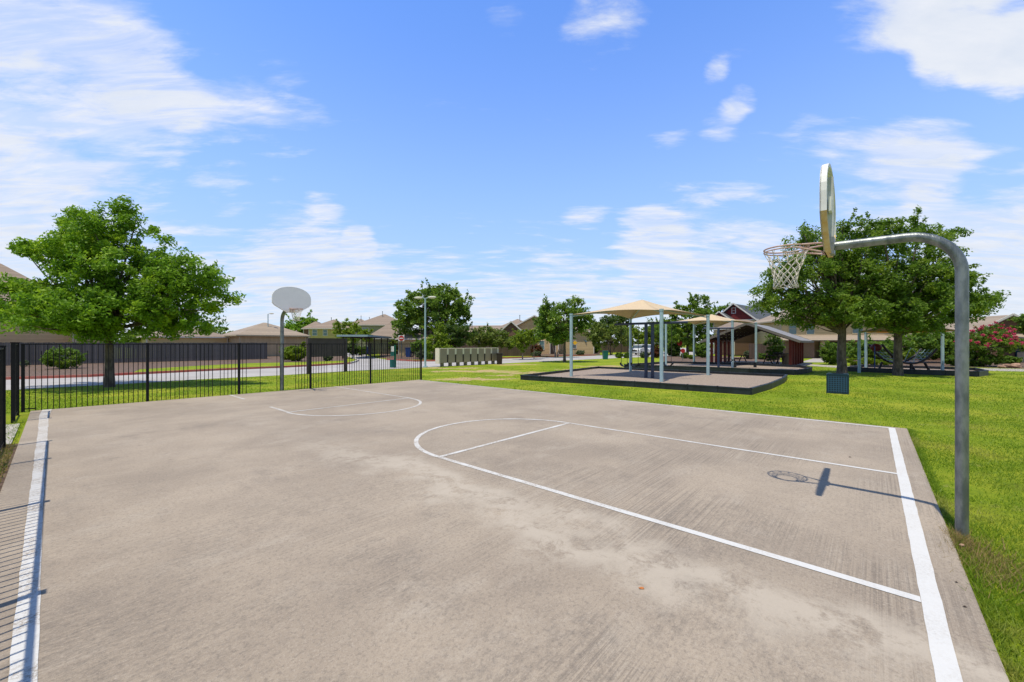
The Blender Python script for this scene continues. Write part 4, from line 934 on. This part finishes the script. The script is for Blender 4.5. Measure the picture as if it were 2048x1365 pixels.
# dark sign board
a, b_ = G(617, 747.5), G(691, 742.5); d = (b_-a); an = math.atan2(d.y, d.x); dn = d.normalized()
sg = thing('sign_board', 'large blank dark brown sign board on two posts beyond the black fence', 'sign', (a+b_)/2, an)
for p in (a, b_): MB().box((p.x, p.y, 1.06), (.17, .17, 2.22), an).build('post', M['sign_dark'], sg)
c = (a+b_)/2-Vector((-dn.y, dn.x, 0))*.0
MB().box((c.x, c.y, 1.60), (d.length-.17, .10, 1.16), an).build('panel', M['sign_dark'], sg)
MB().box((c.x, c.y, 2.19), (d.length+.1, .2, .05), an).build('cap', M['sign_dark'], sg)
# do not enter sign
b = G(803, 717.5); r = thing('traffic_sign', 'white square sign with a red disc and white bar on a thin grey post', 'sign', b)
MB().bar(b, b+Vector((0, 0, 2.95)), .07).build('post', M['galv'], r)
d0 = b.y; zc_ = ZV(677, d0); c = Vector((b.x, b.y-.06, zc_)); s_ = .72
pn = MB().box(c, (s_, .02, s_)).build('sign_panel', M['white'], r)
def disc(mb, c, rad, y, n=24, ph=0.): 
    pts = [c+Vector((rad*math.cos(2*math.pi*i/n+ph), y, rad*math.sin(2*math.pi*i/n+ph))) for i in range(n)]; k = [p+Vector((0, .012, 0)) for p in pts]
    return mb.add(pts+k, [tuple(range(n))]+[(i, n+i, n+(i+1) % n, (i+1) % n) for i in range(n)])
disc(MB(), c, .33, -.024).build('disc', M['sign_red'], pn)
MB().box(c+Vector((0, -.032, 0)), (.46, .01, .10)).build('bar', M['white'], pn)
# pet waste station
b = G(790, 735.5); r = thing('pet_waste_station', 'green post with a pale notice and a teal bin below, seen through the black fence', 'waste station', b)
MB().bar(b, b+Vector((0, 0, 1.75)), .09).build('post', M['sign_green'], r)
MB().box(b+Vector((-.16, -.05, 1.45)), (.24, .08, .42)).build('notice', M['white'], r)
MB().box(b+Vector((-.18, -.05, 1.05)), (.26, .14, .30)).build('dispenser', M['bin_teal'], r)
MB().tube([b+Vector((-.18, -.06, .02)), b+Vector((-.18, -.06, .62))], .2, 14).build('bin', M['bin_teal'], r)
bin_('tall dark blue wheeled bin beside the do not enter sign', 817, 714, .75, 1.25, M['bin_blue'], name='wheeled_bin')
bin_('blue wheeled bin under the carport', 732, 709, .8, 1.2, M['bin_blue'], name='wheeled_bin')
bin_('dark brown litter bin at the right end of the mailboxes', 999, 728.2, .55, .95, M['bin_dark'], name='litter_bin', cat='litter bin')
bin_('teal litter bin on the lawn edge left of the back canopy post', 1210.5, 718.5, .62, .95, M['bin_teal'], name='litter_bin', cat='litter bin')
# motorbike like clutter by the blue bin
b = G(832, 714); r = thing('motorcycle', 'dark motorcycle under a cover parked beside the blue bin', 'motorcycle', b)
for x in (-.65, .65):
    MB().tube([b+Vector((x+.3*math.cos(a*math.pi/8), 0, .3+.3*math.sin(a*math.pi/8))) for a in range(17)], .06, 8, False).build('wheel', M['tyre'], r)
MB().ball(b+Vector((0, 0, .75)), (.7, .22, .25), 12, 8).build('body', M['bin_dark'], r)
MB().tube([b+Vector((.65, 0, .3)), b+Vector((.42, 0, 1.1)), b+Vector((.3, 0, 1.15))], .03, 8).build('fork', M['galv'], r)
MB().box(b+Vector((.1, -.2, 1.0)), (.35, .2, .25)).build('side_box', M['sign_yellow'], r)
# mailbox units
a, b_ = G(884, 733), G(986, 727.8); n = 8; d = b_-a; an = math.atan2(d.y, d.x); dn = d.normalized(); nn = Vector((-dn.y, dn.x, 0)); step = d.length/7
def mail_unit(p, label):
    r = thing('mailbox_unit', label, 'mailbox', Vector((p.x, p.y, GZ)), an, 'cluster mailbox units in a row'); w = step
    z0, z1 = .27, 1.44
    MB().box((p.x, p.y, .13), (.16, .3, .34), an).build('pedestal', M['pedestal'], r)
    bd = MB().box((p.x, p.y, (z0+z1)/2), (w*.80, .44, z1-z0), an).build('cabinet', M['mailbox'], r)
    q = p+dn*w*.5
    MB().box((q.x, q.y, z1-.24), (w*.21, .46, .48), an).build('joint_panel', M['mailbox_pale'], bd)
    MB().box((q.x, q.y, z0+.34), (w*.16, .36, .66), an).build('joint_panel', M['bin_dark'], bd)
    MB().box((p.x+dn.x*w*.09, p.y+dn.y*w*.09, z1+.018), (w*.99, .50, .036), an).build('top', M['mailbox_pale'], bd)
    for i in range(4):
        pp = p+nn*.226; MB().box((pp.x, pp.y, z0+.2+i*.26), (w*.7, .012, .22), an).build('mail_door', M['mailbox'], bd)
    return r
rank = ['first grey mailbox cabinet, at the lamp post end of the row', 'second grey mailbox cabinet from the lamp post end', 'third grey mailbox cabinet from the lamp post end', 'fourth grey mailbox cabinet from the lamp post end',
        'fifth grey mailbox cabinet, counted from the lamp post end', 'third grey mailbox cabinet from the dark litter bin', 'second grey mailbox cabinet from the dark litter bin', 'grey mailbox cabinet right next to the dark litter bin']
m0 = mail_unit(a, rank[0])
for i in range(1, 8):
    c = copy_tree(m0); p = a+d*i/7; c.location = (p.x, p.y, GZ); c['label'] = rank[i]
p = a-dn*(step*.52)
tag(MB().box((p.x, p.y, .86), (.10, .52, 1.26), an).build('end_panel', M['mailbox_pale'], m0))
# signs on the right of the road
def octagon(label, u, v, vs_, rad, rear=False, street=False):
    b = G(u, v); d0 = b.y; r = thing('road_sign', label, 'sign', b); z = ZV(vs_, d0)
    MB().bar(b, b+Vector((0, 0, z+(.8 if street else .2))), .06).build('post', M['galv'], r)
    disc(MB(), Vector((b.x, b.y-.05, z)), rad, 0, 8, R(22.5)).build('sign_panel', M['sign_red'], r)
    if street: MB().box((b.x, b.y, z+.75), (1.0, .03, .22)).build('street_name_panel', M['sign_green'], r); MB().box((b.x, b.y, z+1.0), (.03, .9, .2)).build('street_name_panel', M['sign_green'], r)
octagon('red stop sign with green street name blades behind the canopy post', 1359, 713, 687, .42, street=True)
octagon('smaller red sign on a short post in the planting bed', 1365.5, 721, 702, .26)
b = D(1150, 62); r = thing('road_sign', 'small yellow diamond sign among the shrubs behind the first canopy post', 'sign', b); z = ZV(686, 62)
MB().bar(b, b+Vector((0, 0, z)), .06).build('post', M['galv'], r)
disc(MB(), Vector((b.x, b.y-.05, z)), .36, 0, 4).build('sign_panel', M['sign_yellow'], r)
b = D(1170, 76); r = thing('awning', 'blue shade awning behind the thin trunked tree', 'awning', b)
P = lambda u, v, dd: D(u, dd, v)
MB().slab([P(1153, 671, 76), P(1178, 668, 78), P(1187, 683, 78), P(1172, 684, 75)], .05).build('cloth', M['awning_blue'], r)
for u in (1155, 1185): q = D(u, 77); MB().bar(q, q+Vector((0, 0, ZV(680, 77))), .08).build('post', M['galv'], r)
# perforated bin
def perforated():
    b = G(1690.5, 787); w, h = .62, .74; r = thing('litter_bin', 'square perforated dark teal metal bin on the lawn under the right oaks', 'litter bin', Vector((b.x, b.y+.35, GZ)), R(-40))
    c = Vector((b.x, b.y+.35, GZ)); an = R(-40); ex = Vector((math.cos(an), math.sin(an), 0)); ey = Vector((-ex.y, ex.x, 0))
    m = bpy.data.materials.new('perforated_metal'); m.use_nodes = True; nt = m.node_tree; bs = nt.nodes['Principled BSDF']; bs.inputs['Roughness'].default_value = .35; bs.inputs['Specular IOR Level'].default_value = .5
    tc = N(nt, 'ShaderNodeTexCoord'); vo = N(nt, 'ShaderNodeTexVoronoi', i_Scale=13.); vo.inputs['Randomness'].default_value = 0.0; nt.links.new(tc.outputs['Object'], vo.inputs[0])
    nt.links.new(mixc(nt, ramp(nt, vo.outputs['Distance'], .46, .34), (.020, .075, .14), (.004, .012, .024)), bs.inputs['Base Color'])
    body = MB()
    for s in (-1, 1):
        body.box(c+ex*s*w/2+Vector((0, 0, h/2)), (.02, w-.02, h-.04), an); body.box(c+ey*s*w/2+Vector((0, 0, h/2)), (w-.02, .02, h-.04), an)
    body.build('side_panels', m, r)
    e = MB(); mm = mat('teal_frame', (.010, .035, .055), .4)
    for s in (-1, 1):
        for q in (-1, 1): e.box(c+ex*s*w/2+ey*q*w/2+Vector((0, 0, h/2)), (.05, .05, h), an)
        for z in (.04, h-.03): e.box(c+ex*s*w/2+Vector((0, 0, z)), (.045, w-.05, .06), an); e.box(c+ey*s*w/2+Vector((0, 0, z)), (w-.05, .045, .06), an)
    e.build('frame', mm, r)
    MB().box(c+Vector((0, 0, h+.005)), (w*.96, w*.96, .02), an).build('lid', mm, r)
    MB().tube([c+Vector((0, 0, h+.016)), c+Vector((0, 0, h+.03))], .18, 20).build('opening', M['black'], r)
perforated()

# ------------------------------------------------------------------ playgrounds
def border(label, pts, h=.25, zt=.12):
    P = [G(u, v) for u, v in pts]; c = sum(P, Vector())/len(P); r = thing('playground_border', label, 'border', Vector((c.x, c.y, GZ)))
    n = len(P)
    for i in range(n):
        a, b = P[i], P[(i+1) % n]; L = (b-a).length; k = max(1, round(L/1.25)); dn = (b-a)/L
        for j in range(k):
            p, q = a.lerp(b, j/k)+dn*.012, a.lerp(b, (j+1)/k)-dn*.012
            mb = MB(); mb.bar(p+Vector((0, 0, GZ+h*.5)), q+Vector((0, 0, GZ+h*.5)), .09, h)
            mb.bar(p+Vector((0, 0, GZ+h-.02)), q+Vector((0, 0, GZ+h-.02)), .12, .05)
            o = mb.build('border_timber', M['border'], r)
            MB().tube([q+Vector((0, 0, GZ)), q+Vector((0, 0, GZ+h+.02))], .028, 8).build('stake', M['border'], o)
    ins = [p+(c-p).normalized()*.04 for p in P]
    bpts = [(p.x, p.y, GZ+zt) for p in ins]; m2 = MB().add(bpts, [tuple(range(n))]); o = m2.build('wood_chips', M['mulch_grey'])
    if o.data.polygons[0].normal.z < 0: o.data.flip_normals()
    o['kind'] = 'stuff'; o['label'] = 'grey brown wood chips '+('under the first canopy' if 'nearest' in label else 'under the second canopy' if 'second' in label else 'under the yellow canopy'); o['category'] = 'wood chips'
    return P
border('dark plastic border round the nearest playground bed', [(1042, 758.7), (1270, 773), (1501, 788.5), (1540, 777), (1566, 765), (1573, 757.5), (1400, 749.5), (1196, 739.5)])
border('dark plastic border round the second playground bed behind', [(1249, 735.8), (1420, 742), (1589, 749.5), (1612, 746), (1623, 742.6), (1600, 738), (1480, 732), (1335, 729)], .3)
border('dark plastic border round the bed under the yellow canopy', [(1692, 742), (1830, 748), (1956, 752.5), (1975, 750), (1950, 744), (1860, 740.5), (1725, 737)], .3)

def shade(label, corners, zt, apex_z, mcloth, sag=.16, posts=(0, 1, 2, 3), edge=.28, hang=0.):
    P = [Vector((c.x, c.y, 0)) for c in corners]; c = sum(P, Vector())/4; r = thing('shade_canopy', label, 'shade canopy', Vector((c.x, c.y, GZ)))
    top = [p+Vector((0, 0, zt)) for p in P]; ap = c+Vector((0, 0, apex_z)); n = 12; mb = MB()
    out = []
    for i in range(4):
        a, b = top[i], top[(i+1) % 4]
        rows = []
        for k in range(n+1):
            v = k/n; l = a.lerp(ap, v); q = b.lerp(ap, v); row = []
            for j in range(n+1):
                u = j/n; p = l.lerp(q, u); f = 4*u*(1-u)
                inw = (ap-p); inw.z = 0
                p = p+inw*(sag*f*(1-v)*.9)
                p.z += -hang*f*(1-v)-.25*(apex_z-zt)*math.sin(math.pi*v)*.35 + (apex_z-zt)*sag*f*(1-v)*.9*(1-v)
                row.append(p)
            rows.append(row)
        vs = [p for row in rows for p in row]; m = n+1
        mb.add(vs, [(k*m+j, k*m+j+1, (k+1)*m+j+1, (k+1)*m+j) for k in range(n) for j in range(n)], True)
    o = mb.build('canopy', mcloth, r); so_ = o.modifiers.new('t', 'SOLIDIFY'); so_.thickness = .012
    rf = MB()
    for t in top: rf.tube([t-Vector((0, 0, .10)), t.lerp(ap, .5)-Vector((0, 0, .24)), ap-Vector((0, 0, .34))], .035, 8)
    for i in posts:
        p = P[i]; o = MB().tube([p+Vector((0, 0, GZ)), p+Vector((0, 0, zt-.02))], .085, 14).build('post', M['pipe_blue'], r)
        MB().tube([p+Vector((0, 0, zt-.04)), p+Vector((0, 0, zt+.05))], .10, 14).build('post_cap', M['pipe_blue'], o)
    rf.build('roof_frame', M['pipe_blue'], r)
    return r
shade('tan fabric canopy on four pale blue posts over the nearest playground bed', [G(1142.5, 756.5), G(1323, 767.5), G(1416, 753.8), G(1261, 746)], 3.44, 4.30, M['canopy'], .20)
shade('second tan fabric canopy, farther back, partly hidden by the first', [D(1332, 32.5), D(1465, 30.2), D(1512, 33.2), D(1388, 36.0)], 3.55, 4.25, M['canopy'], .20)
shade('yellow fabric canopy half hidden behind the right oaks', [G(1718.5, 745), G(1922, 749), G(1885, 744), G(1731.7, 739.5)], 2.66, 3.45, M['canopy_yellow'], .24, hang=.22, posts=(0, 2, 3))

# swing frames
def swing(label, u, v, ang, half, zt, seats, twin=True):
    b = G(u, v); r = thing('swing_set', label, 'swing set', Vector((b.x, b.y, GZ)), ang); ex = Vector((math.cos(ang), math.sin(ang), 0)); ey = Vector((-ex.y, ex.x, 0)); z = Vector((0, 0, 1))
    for k in ((-1, 1) if twin else (0,)):
        MB().tube([b+ex*k*.17-z*.1, b+ex*k*.17+z*zt], .085, 12).build('post', M['navy'], r)
    MB().tube([b-ex*half+z*(zt+.04), b+ex*half+z*(zt+.04)], .06, 10).build('top_bar', M['navy'], r)
    for x, sz in seats:
        c = b+ex*x
        for k in (-1, 1): MB().tube([c+ex*k*.19+z*zt, c+ex*k*.16+z*(sz+.12)], .012, 6).build('chain', M['bin_dark'], r)
        mb = MB(); pts = [c+ex*.22*math.cos(a)+z*(sz+.12-.20*math.sin(a)) for a in [math.pi*i/8 for i in range(9)]]
        for p, q in zip(pts, pts[1:]): mb.bar(p, q, .24, .03)
        mb.build('seat', M['black'], r)
swing('navy swing set with twin centre posts under the first canopy', 1298.5, 759.5, R(-38), 1.9, 2.88, [(-1.35, .72), (-.75, .72), (.95, .8)])
swing('navy swing frame with one thick post under the second canopy', 1437, 738.5, R(-20), 1.0, 2.95, [(.7, .6)], twin=False)

# rope climber under the yellow canopy
b = G(1822, 744); r = thing('climber', 'dark curved climbing frame with a rope net behind the right oak trunk', 'climbing frame', b); z = Vector((0, 0, 1)); x = Vector((1, 0, 0))
pts = [b+x*(-1.9+3.6*i/16)+z*(.55+1.25*abs((i-8.5)/8.5)**2.2) for i in range(17)]
MB().tube(pts, .07, 10).build('curved_beam', M['bin_dark'], r)
MB().tube([p+Vector((0, 1.0, 0)) for p in pts], .07, 10).build('curved_beam', M['bin_dark'], r)
for xx, dx in ((-1.0, -.25), (.0, 0), (.9, .35)):
    MB().tube([b+x*xx+z*.6, b+x*(xx+dx)], .07, 8).build('leg', M['bin_dark'], r); MB().tube([b+x*xx+z*.6+Vector((0, 1, 0)), b+x*(xx+dx)+Vector((0, 1, 0))], .07, 8).build('leg', M['bin_dark'], r)
mb = MB()
for i in range(1, 16): mb.tube([pts[i], pts[i]+Vector((0, 1.0, 0))], .015, 6)
for k in (.25, .5, .75): mb.tube([p+Vector((0, k, -.03)) for p in pts], .012, 5)
mb.tube([b+z*.6+x*.1, b+z*1.5+x*.6, b+z*1.1+x*1.0], .02, 6); mb.tube([b+z*.6-x*.5, b+z*1.6, b+z*.9+x*.7], .02, 6)
mb.build('rope_net', M['pipe_blue'], r)
MB().ball(b+x*(-1.95)+z*1.6+Vector((0, .4, 0)), (.35, .25, .26), 12, 8).build('seat_pod', M['maroon'], r)
MB().tube([b-x*2.4+z*0, b-x*2.4+z*1.7], .03, 8).build('handle_pole', M['bin_blue'], r)

# ------------------------------------------------------------------ pavilion
def pavilion():
    o = G(1581, 734.0); r = thing('pavilion', 'open pavilion with a low gabled roof on maroon posts, picnic tables inside', 'pavilion', o, ANG)
    P = lambda x, y, z: o+BX*x+AX*y+Vector((0, 0, z))       # x along the ridge, y across
    L, Wd, ze, zr = 7.6, 5.9, 2.22, 3.45
    MB().box(P(L/2-.2, Wd/2, .0), (L+1.4, Wd+1.3, .10), ANG).build('floor_slab', M['walk'], r)
    for i in range(6):
        for y in (0, Wd): MB().box(P(L*i/5.2, y, ze/2), (.20, .20, ze), ANG).build('post', M['maroon'], r)
    oh = .75; k = (zr-ze)/(Wd/2); e = ze-oh*k+.12; zr2 = zr+.12
    rf = MB()
    rf.slab([P(-oh, -oh, e), P(L+oh, -oh, e), P(L+oh, Wd/2, zr2), P(-oh, Wd/2, zr2)], -.06)
    rf.slab([P(L+oh, Wd+oh, e), P(-oh, Wd+oh, e), P(-oh, Wd/2, zr2), P(L+oh, Wd/2, zr2)], -.06)
    ro = rf.build('roof', M['roof_metal'], r)
    f = MB()
    for x in (-oh-.03, L+oh+.03):
        f.bar(P(x, -oh, e-.02), P(x, Wd/2, zr2-.02), .05, .2); f.bar(P(x, Wd+oh, e-.02), P(x, Wd/2, zr2-.02), .05, .2)
    f.bar(P(-oh, -oh-.03, e), P(L+oh, -oh-.03, e), .05, .16); f.bar(P(-oh, Wd+oh+.03, e), P(L+oh, Wd+oh+.03, e), .05, .16)
    f.build('fascia', mat('grey_fascia', (.17, .155, .14), .6), ro)
    for i in range(6):
        x = L*i/5.2; MB().bar(P(x, -.4, ze-.16*k*2+.0), P(x, Wd/2, zr-.08), .09, .2).bar(P(x, Wd+.4, ze-.16*k*2), P(x, Wd/2, zr-.08), .09, .2).build('rafter', M['dark_wood'], r)
    for y in (0, Wd): MB().bar(P(-.4, y, ze-.09), P(L+.3, y, ze-.09), .14, .17).build('beam', M['maroon'], r)
    for j in range(5):
        y = .5+j*.6
        for yy in (y, Wd-y): MB().bar(P(-oh+.1, yy, ze+k*min(y, Wd-y)+.02), P(L+oh-.1, yy, ze+k*min(y, Wd-y)+.02), .05, .07).build('purlin', M['board_rim'], r)
    return o
po = pavilion()
def picnic(label, c, rz):
    r = thing('picnic_table', label, 'picnic table', c, rz, 'picnic tables in the pavilion'); ex = Vector((math.cos(rz), math.sin(rz), 0)); ey = Vector((-ex.y, ex.x, 0)); z = Vector((0, 0, 1))
    m = M['dark_wood']
    MB().box(c+z*.76, (1.8, .75, .05), rz).build('table_top', m, r)
    for k in (-1, 1):
        MB().box(c+ey*k*.68+z*.45, (1.8, .26, .05), rz).build('seat', m, r)
        MB().bar(c+ex*.6+ey*k*.1+z*.73, c+ex*.6+ey*k*.55, .06).build('leg', m, r); MB().bar(c-ex*.6+ey*k*.1+z*.73, c-ex*.6+ey*k*.55, .06).build('leg', m, r)
picnic('dark picnic table at the left side of the pavilion', po+BX*1.5+AX*4.2+Vector((0, 0, .05)), ANG+R(60))
picnic('dark picnic table near the pavilion posts on the right', po+BX*2.4+AX*1.5+Vector((0, 0, .05)), ANG+R(60))
b = D(1573, 35); r = thing('litter_bin', 'round tan bin beside the front right pavilion post', 'litter bin', b)
MB().tube([b, b+Vector((0, 0, .95))], .34, 18).build('body', mat('tan_bin', (.22, .16, .11), .7, var=.1, vscale=20), r); MB().tube([b+Vector((0, 0, .95)), b+Vector((0, 0, 1.02))], .37, 18).build('lid', M['bin_dark'], r)
b = D(1556, 36); r = thing('barbecue_grill', 'small dark barbecue grill on a post beside the pavilion', 'grill', b)
MB().bar(b, b+Vector((0, 0, .85)), .08).build('post', M['black'], r); MB().box(b+Vector((0, 0, .98)), (.6, .4, .22)).build('fire_box', M['black'], r)

# benches of the second bed
b = G(1490, 737.5)
r = thing('bench', 'low dark metal bench in the second bed under the canopy', 'bench', b)
MB().box(b+Vector((0, 0, .45)), (1.8, .35, .05)).build('seat', M['border'], r)
for k in (-.75, .75): MB().box(b+Vector((k, 0, .2)), (.06, .3, .45)).build('leg', M['border'], r)

# ------------------------------------------------------------------ parked cars
def car(label, c, rz, sc=1.):
    r = thing('parked_car', label, 'car', c, rz, 'white cars parked beyond the lawn'); ex = Vector((math.cos(rz), math.sin(rz), 0)); ey = Vector((-ex.y, ex.x, 0)); z = Vector((0, 0, 1))
    P = lambda x, y, zz: c+(ex*x+ey*y+z*zz)*sc
    prof = [(-2.2, .35), (-2.25, .75), (-2.1, 1.0), (-1.1, 1.12), (-.6, 1.14), (1.6, 1.12), (2.15, 1.0), (2.2, .4)]
    def ext(pr, w, wt=None):
        n = len(pr); mb = MB(); wt = wt or w
        zs = [p[1] for p in pr]; hz_ = max(zs)
        va = [P(x, -w, zz) for x, zz in pr]; vb = [P(x, w, zz) for x, zz in pr]
        return mb.add(va+vb, [tuple(range(n)), tuple(range(n, 2*n))[::-1]]+[(i, n+i, n+(i+1) % n, (i+1) % n) for i in range(n)])
    ext(prof, .92).build('body', M['car_white'], r, .05)
    ext([(-1.15, 1.10), (-.35, 1.62), (1.35, 1.66), (2.0, 1.10)], .74).build('cabin', M['glass'], r, .04)
    ext([(-.42, 1.60), (-.3, 1.67), (1.3, 1.71), (1.42, 1.62)], .76).build('roof', M['car_white'], r, .02)
    for x in (-1.35, 1.35):
        for y in (-.86, .86):
            w = MB().tube([P(x, y-.1, .34), P(x, y+.1, .34)], .34*sc, 18).build('wheel', M['tyre'], r)
            MB().tube([P(x, y-.11, .34), P(x, y+.11, .34)], .2*sc, 12).build('hub', M['rim_metal'], w)
    for y in (-.68, .68): MB().ball(P(-2.18, y, .82), (.12*sc, .16*sc, .1*sc), 10, 6).build('headlight', M['glass_teal'], r)
    MB().box(P(-2.22, 0, .72), (.06*sc, .9*sc, .22*sc), rz).build('grille', M['black'], r)
    for y in (-1., 1.): MB().box(P(-.75, y, 1.15), (.12, .2, .14), rz).build('mirror', M['car_white'], r)
c1 = D(1281, 66); car('white suv parked facing the lawn, left of the navy swing posts', Vector((c1.x, c1.y+1, 0)), R(55))
c2 = D(1302, 70); car('white car parked behind the suv, mostly hidden by the swing posts', Vector((c2.x, c2.y+1.5, 0)), R(55))
# rocks and planters on the far right
def rock(label, u, v, s):
    b = G(u, v); rd = random.Random(int(u)); mb = MB().ball(b+Vector((0, 0, s*.3)), (s, s*.8, s*.5), 9, 6)
    mb.v = [p+Vector((rd.uniform(-1, 1), rd.uniform(-1, 1), rd.uniform(-1, 1)))*s*.12 for p in mb.v]; mb.sm = [False]*len(mb.sm)
    tag(mb.build('rock', M['rock']), label, 'rock', 'edging rocks')
rock('reddish rock in the bed right of the pink crape myrtle', 2016, 735, .35); rock('larger reddish rock at the right edge of the far bed', 2030, 735.5, .42); rock('small rock in the bed nearest the hoop pole', 2003, 736, .25)
rock('tiny pale stone at the foot of the near hoop pole', 1924, 1092, .022)

M['dead_leaf'] = mat('dead_leaf', (.48, .17, .05), .8); M['dead_leaf_dark'] = mat('dead_leaf_dark', (.07, .05, .035), .8)
for (u, v, m_, lb, sz) in [(1283, 1178, 'dead_leaf', 'tiny orange fallen leaf on the court below the key line', .028), (1930, 1215, 'dead_leaf_dark', 'tiny dark fallen leaf on the bare concrete strip right of the white baseline', .016),
                         (1913, 1166, 'dead_leaf_dark', 'tiny brown twig on the concrete strip nearer the hoop pole', .014), (1700, 915, 'dead_leaf_dark', 'tiny dark leaf on the court beyond the upper key line', .03)]:
    b = G(u, v); pts = [b+Vector((sz*math.cos(a)*(1 if i % 2 else .6), sz*.5*math.sin(a)*(1 if i % 2 else .7), .004+.006*(i % 3)/2)) for i, a in enumerate([k*math.pi/4 for k in range(8)])]
    tag(MB().slab(pts, .0015, (0, 0, 1)).build('fallen_leaf', M[m_]), lb, 'leaf')
# ------------------------------------------------------------------ grass
def blades(name, label, spots, h, w, m, seed):
    rng = np.random.default_rng(seed); n = len(spots); a = rng.uniform(0, 2*np.pi, n); hh = h*rng.uniform(.5, 1.3, n); ln = rng.normal(size=(n, 2))*(hh*.55)[:, None]
    x = np.stack([np.cos(a), np.sin(a), 0*a], 1)*(w*np.ones(n)*rng.uniform(.6, 1.2, n)/2)[:, None]
    v = np.stack([spots-x, spots+x, spots+np.concatenate([ln, hh[:, None]], 1)], 1).reshape(-1, 3)
    o = quad_mesh(name, v, m, None, 3); return tag(o, label, 'grass', kind='stuff')
rng = np.random.default_rng(9)
road_near = [G(u, v) for u, v in near]; rx = np.array([p.x for p in road_near]); ry = np.array([p.y for p in road_near])
beds = [[G(u, v) for u, v in q] for q in ([(1038, 760), (1501, 791), (1545, 779), (1576, 759), (1196, 738)], [(1245, 737), (1589, 751), (1625, 743.5), (1600, 736), (1335, 728)], [(1690, 743), (1956, 754), (1978, 751), (1950, 743), (1725, 736.5)])]
def inpoly(x, y, P):
    c = np.zeros(len(x), bool); n = len(P)
    for i in range(n):
        a, b = P[i], P[(i+1) % n]; k = ((a.y > y) != (b.y > y)) & (x < (b.x-a.x)*(y-a.y)/(b.y-a.y+1e-9)+a.x); c ^= k
    return c
def lawn_spots(n, d0, d1, x0=-1.28, x1=1.28):
    d = np.sqrt(rng.uniform(d0**2, d1**2, n)); x = rng.uniform(x0, x1, n)*d
    s = x*AX.x+d*AX.y; t = x*BX.x+d*BX.y
    ok = ~((s > S0-.01) & (s < S1+.01) & (t > T0-.5) & (t < T1+.01)) & ~((t < -.4) & (s < 15.6))
    xs = np.clip(x, rx[0], rx[-1]); ok &= d < np.interp(xs, rx, ry)-.05
    for P in beds: ok &= ~inpoly(x, d, P)
    ok &= ~((d > 33) & (x > 18))
    return np.stack([x[ok], d[ok], np.full(ok.sum(), GZ)], 1)
def lawn_all(n):
    u = rng.random(n); a, b = 2.0, 34.0; e_ = -.35
    d = (a**e_+u*(b**e_-a**e_))**(1/e_); return d
_d = lawn_all(620000); _x = rng.uniform(-1.28, 1.28, len(_d))*_d
_s = _x*AX.x+_d*AX.y; _t = _x*BX.x+_d*BX.y
ok = ~((_s > S0-.01) & (_s < S1+.01) & (_t > T0-.5) & (_t < T1+.01)) & ~((_t < -.4) & (_s < 15.6))
ok &= _d < np.interp(np.clip(_x, rx[0], rx[-1]), rx, ry)-.05
for P in beds: ok &= ~inpoly(_x, _d, P)
for (u, v, ru, rs) in PATCH:
    p = G(u, v); q_ = np.sqrt(((_x-p.x)/ru)**2+((_d-p.y)/rs)**2)+.25*np.sin(_x*5.1+p.x)*np.cos(_d*6.3); ok &= ~((q_ < 1.1) & (rng.random(len(_x)) < .8))
ok &= (np.sin(_x*1.9)+np.sin(_d*1.3+_x*.6)+np.sin(_x*4.7-_d*3.1)*.6+np.sin(_d*7.+_x*2.)*.5 > rng.uniform(-3, 1.2, len(_x)))
sp_ = np.stack([_x[ok], _d[ok], np.full(ok.sum(), GZ)], 1)
blades('grass', 'mown lawn grass round the court and the playground beds', sp_, .034, np.clip(.0016*sp_[:, 1], .006, .034), M['grass_blade'], 2)
# ragged edge along the slab and dry tufts at the pole
e = []
for i in range(9000):
    k = rng.random()
    if k < .5: e.append(C(S0-.012-abs(rng.normal())*.05, rng.uniform(1.5, 12.5), GZ))
    elif k < .8: e.append(C(rng.uniform(-.5, 17.5), T1+.012+abs(rng.normal())*.06, GZ))
    else: e.append(C(S1+.02+abs(rng.normal())*.06, rng.uniform(-.4, 12.4), GZ))
blades('grass', 'longer grass tufts along the slab edge', np.array(e), .055, .009, M['grass_blade'], 4)
e = np.array([C(-.62+rng.normal()*.05, 5.75+rng.normal()*.14, GZ) for i in range(500)]+[C(-.75+rng.normal()*.12, 5.3+rng.normal()*.3, GZ) for i in range(900)])
blades('dry_grass', 'dry straw coloured tuft at the foot of the near hoop pole', e, .085, .006, M['grass_dry'], 5)
e = np.array([C(rng.uniform(2, 12), rng.uniform(-.92, -.5), GZ+.01) for i in range(6000)])
blades('dry_grass', 'dry leaves and weeds along the foot of the left fence', e, .05, .02, M['grass_dry'], 6)
e = np.array([C(rng.uniform(2, 15.3), rng.uniform(-.95, -.5), GZ) for i in range(2500)])
blades('grass', 'green weeds along the foot of the left fence', e, .08, .012, M['grass_blade'], 7)
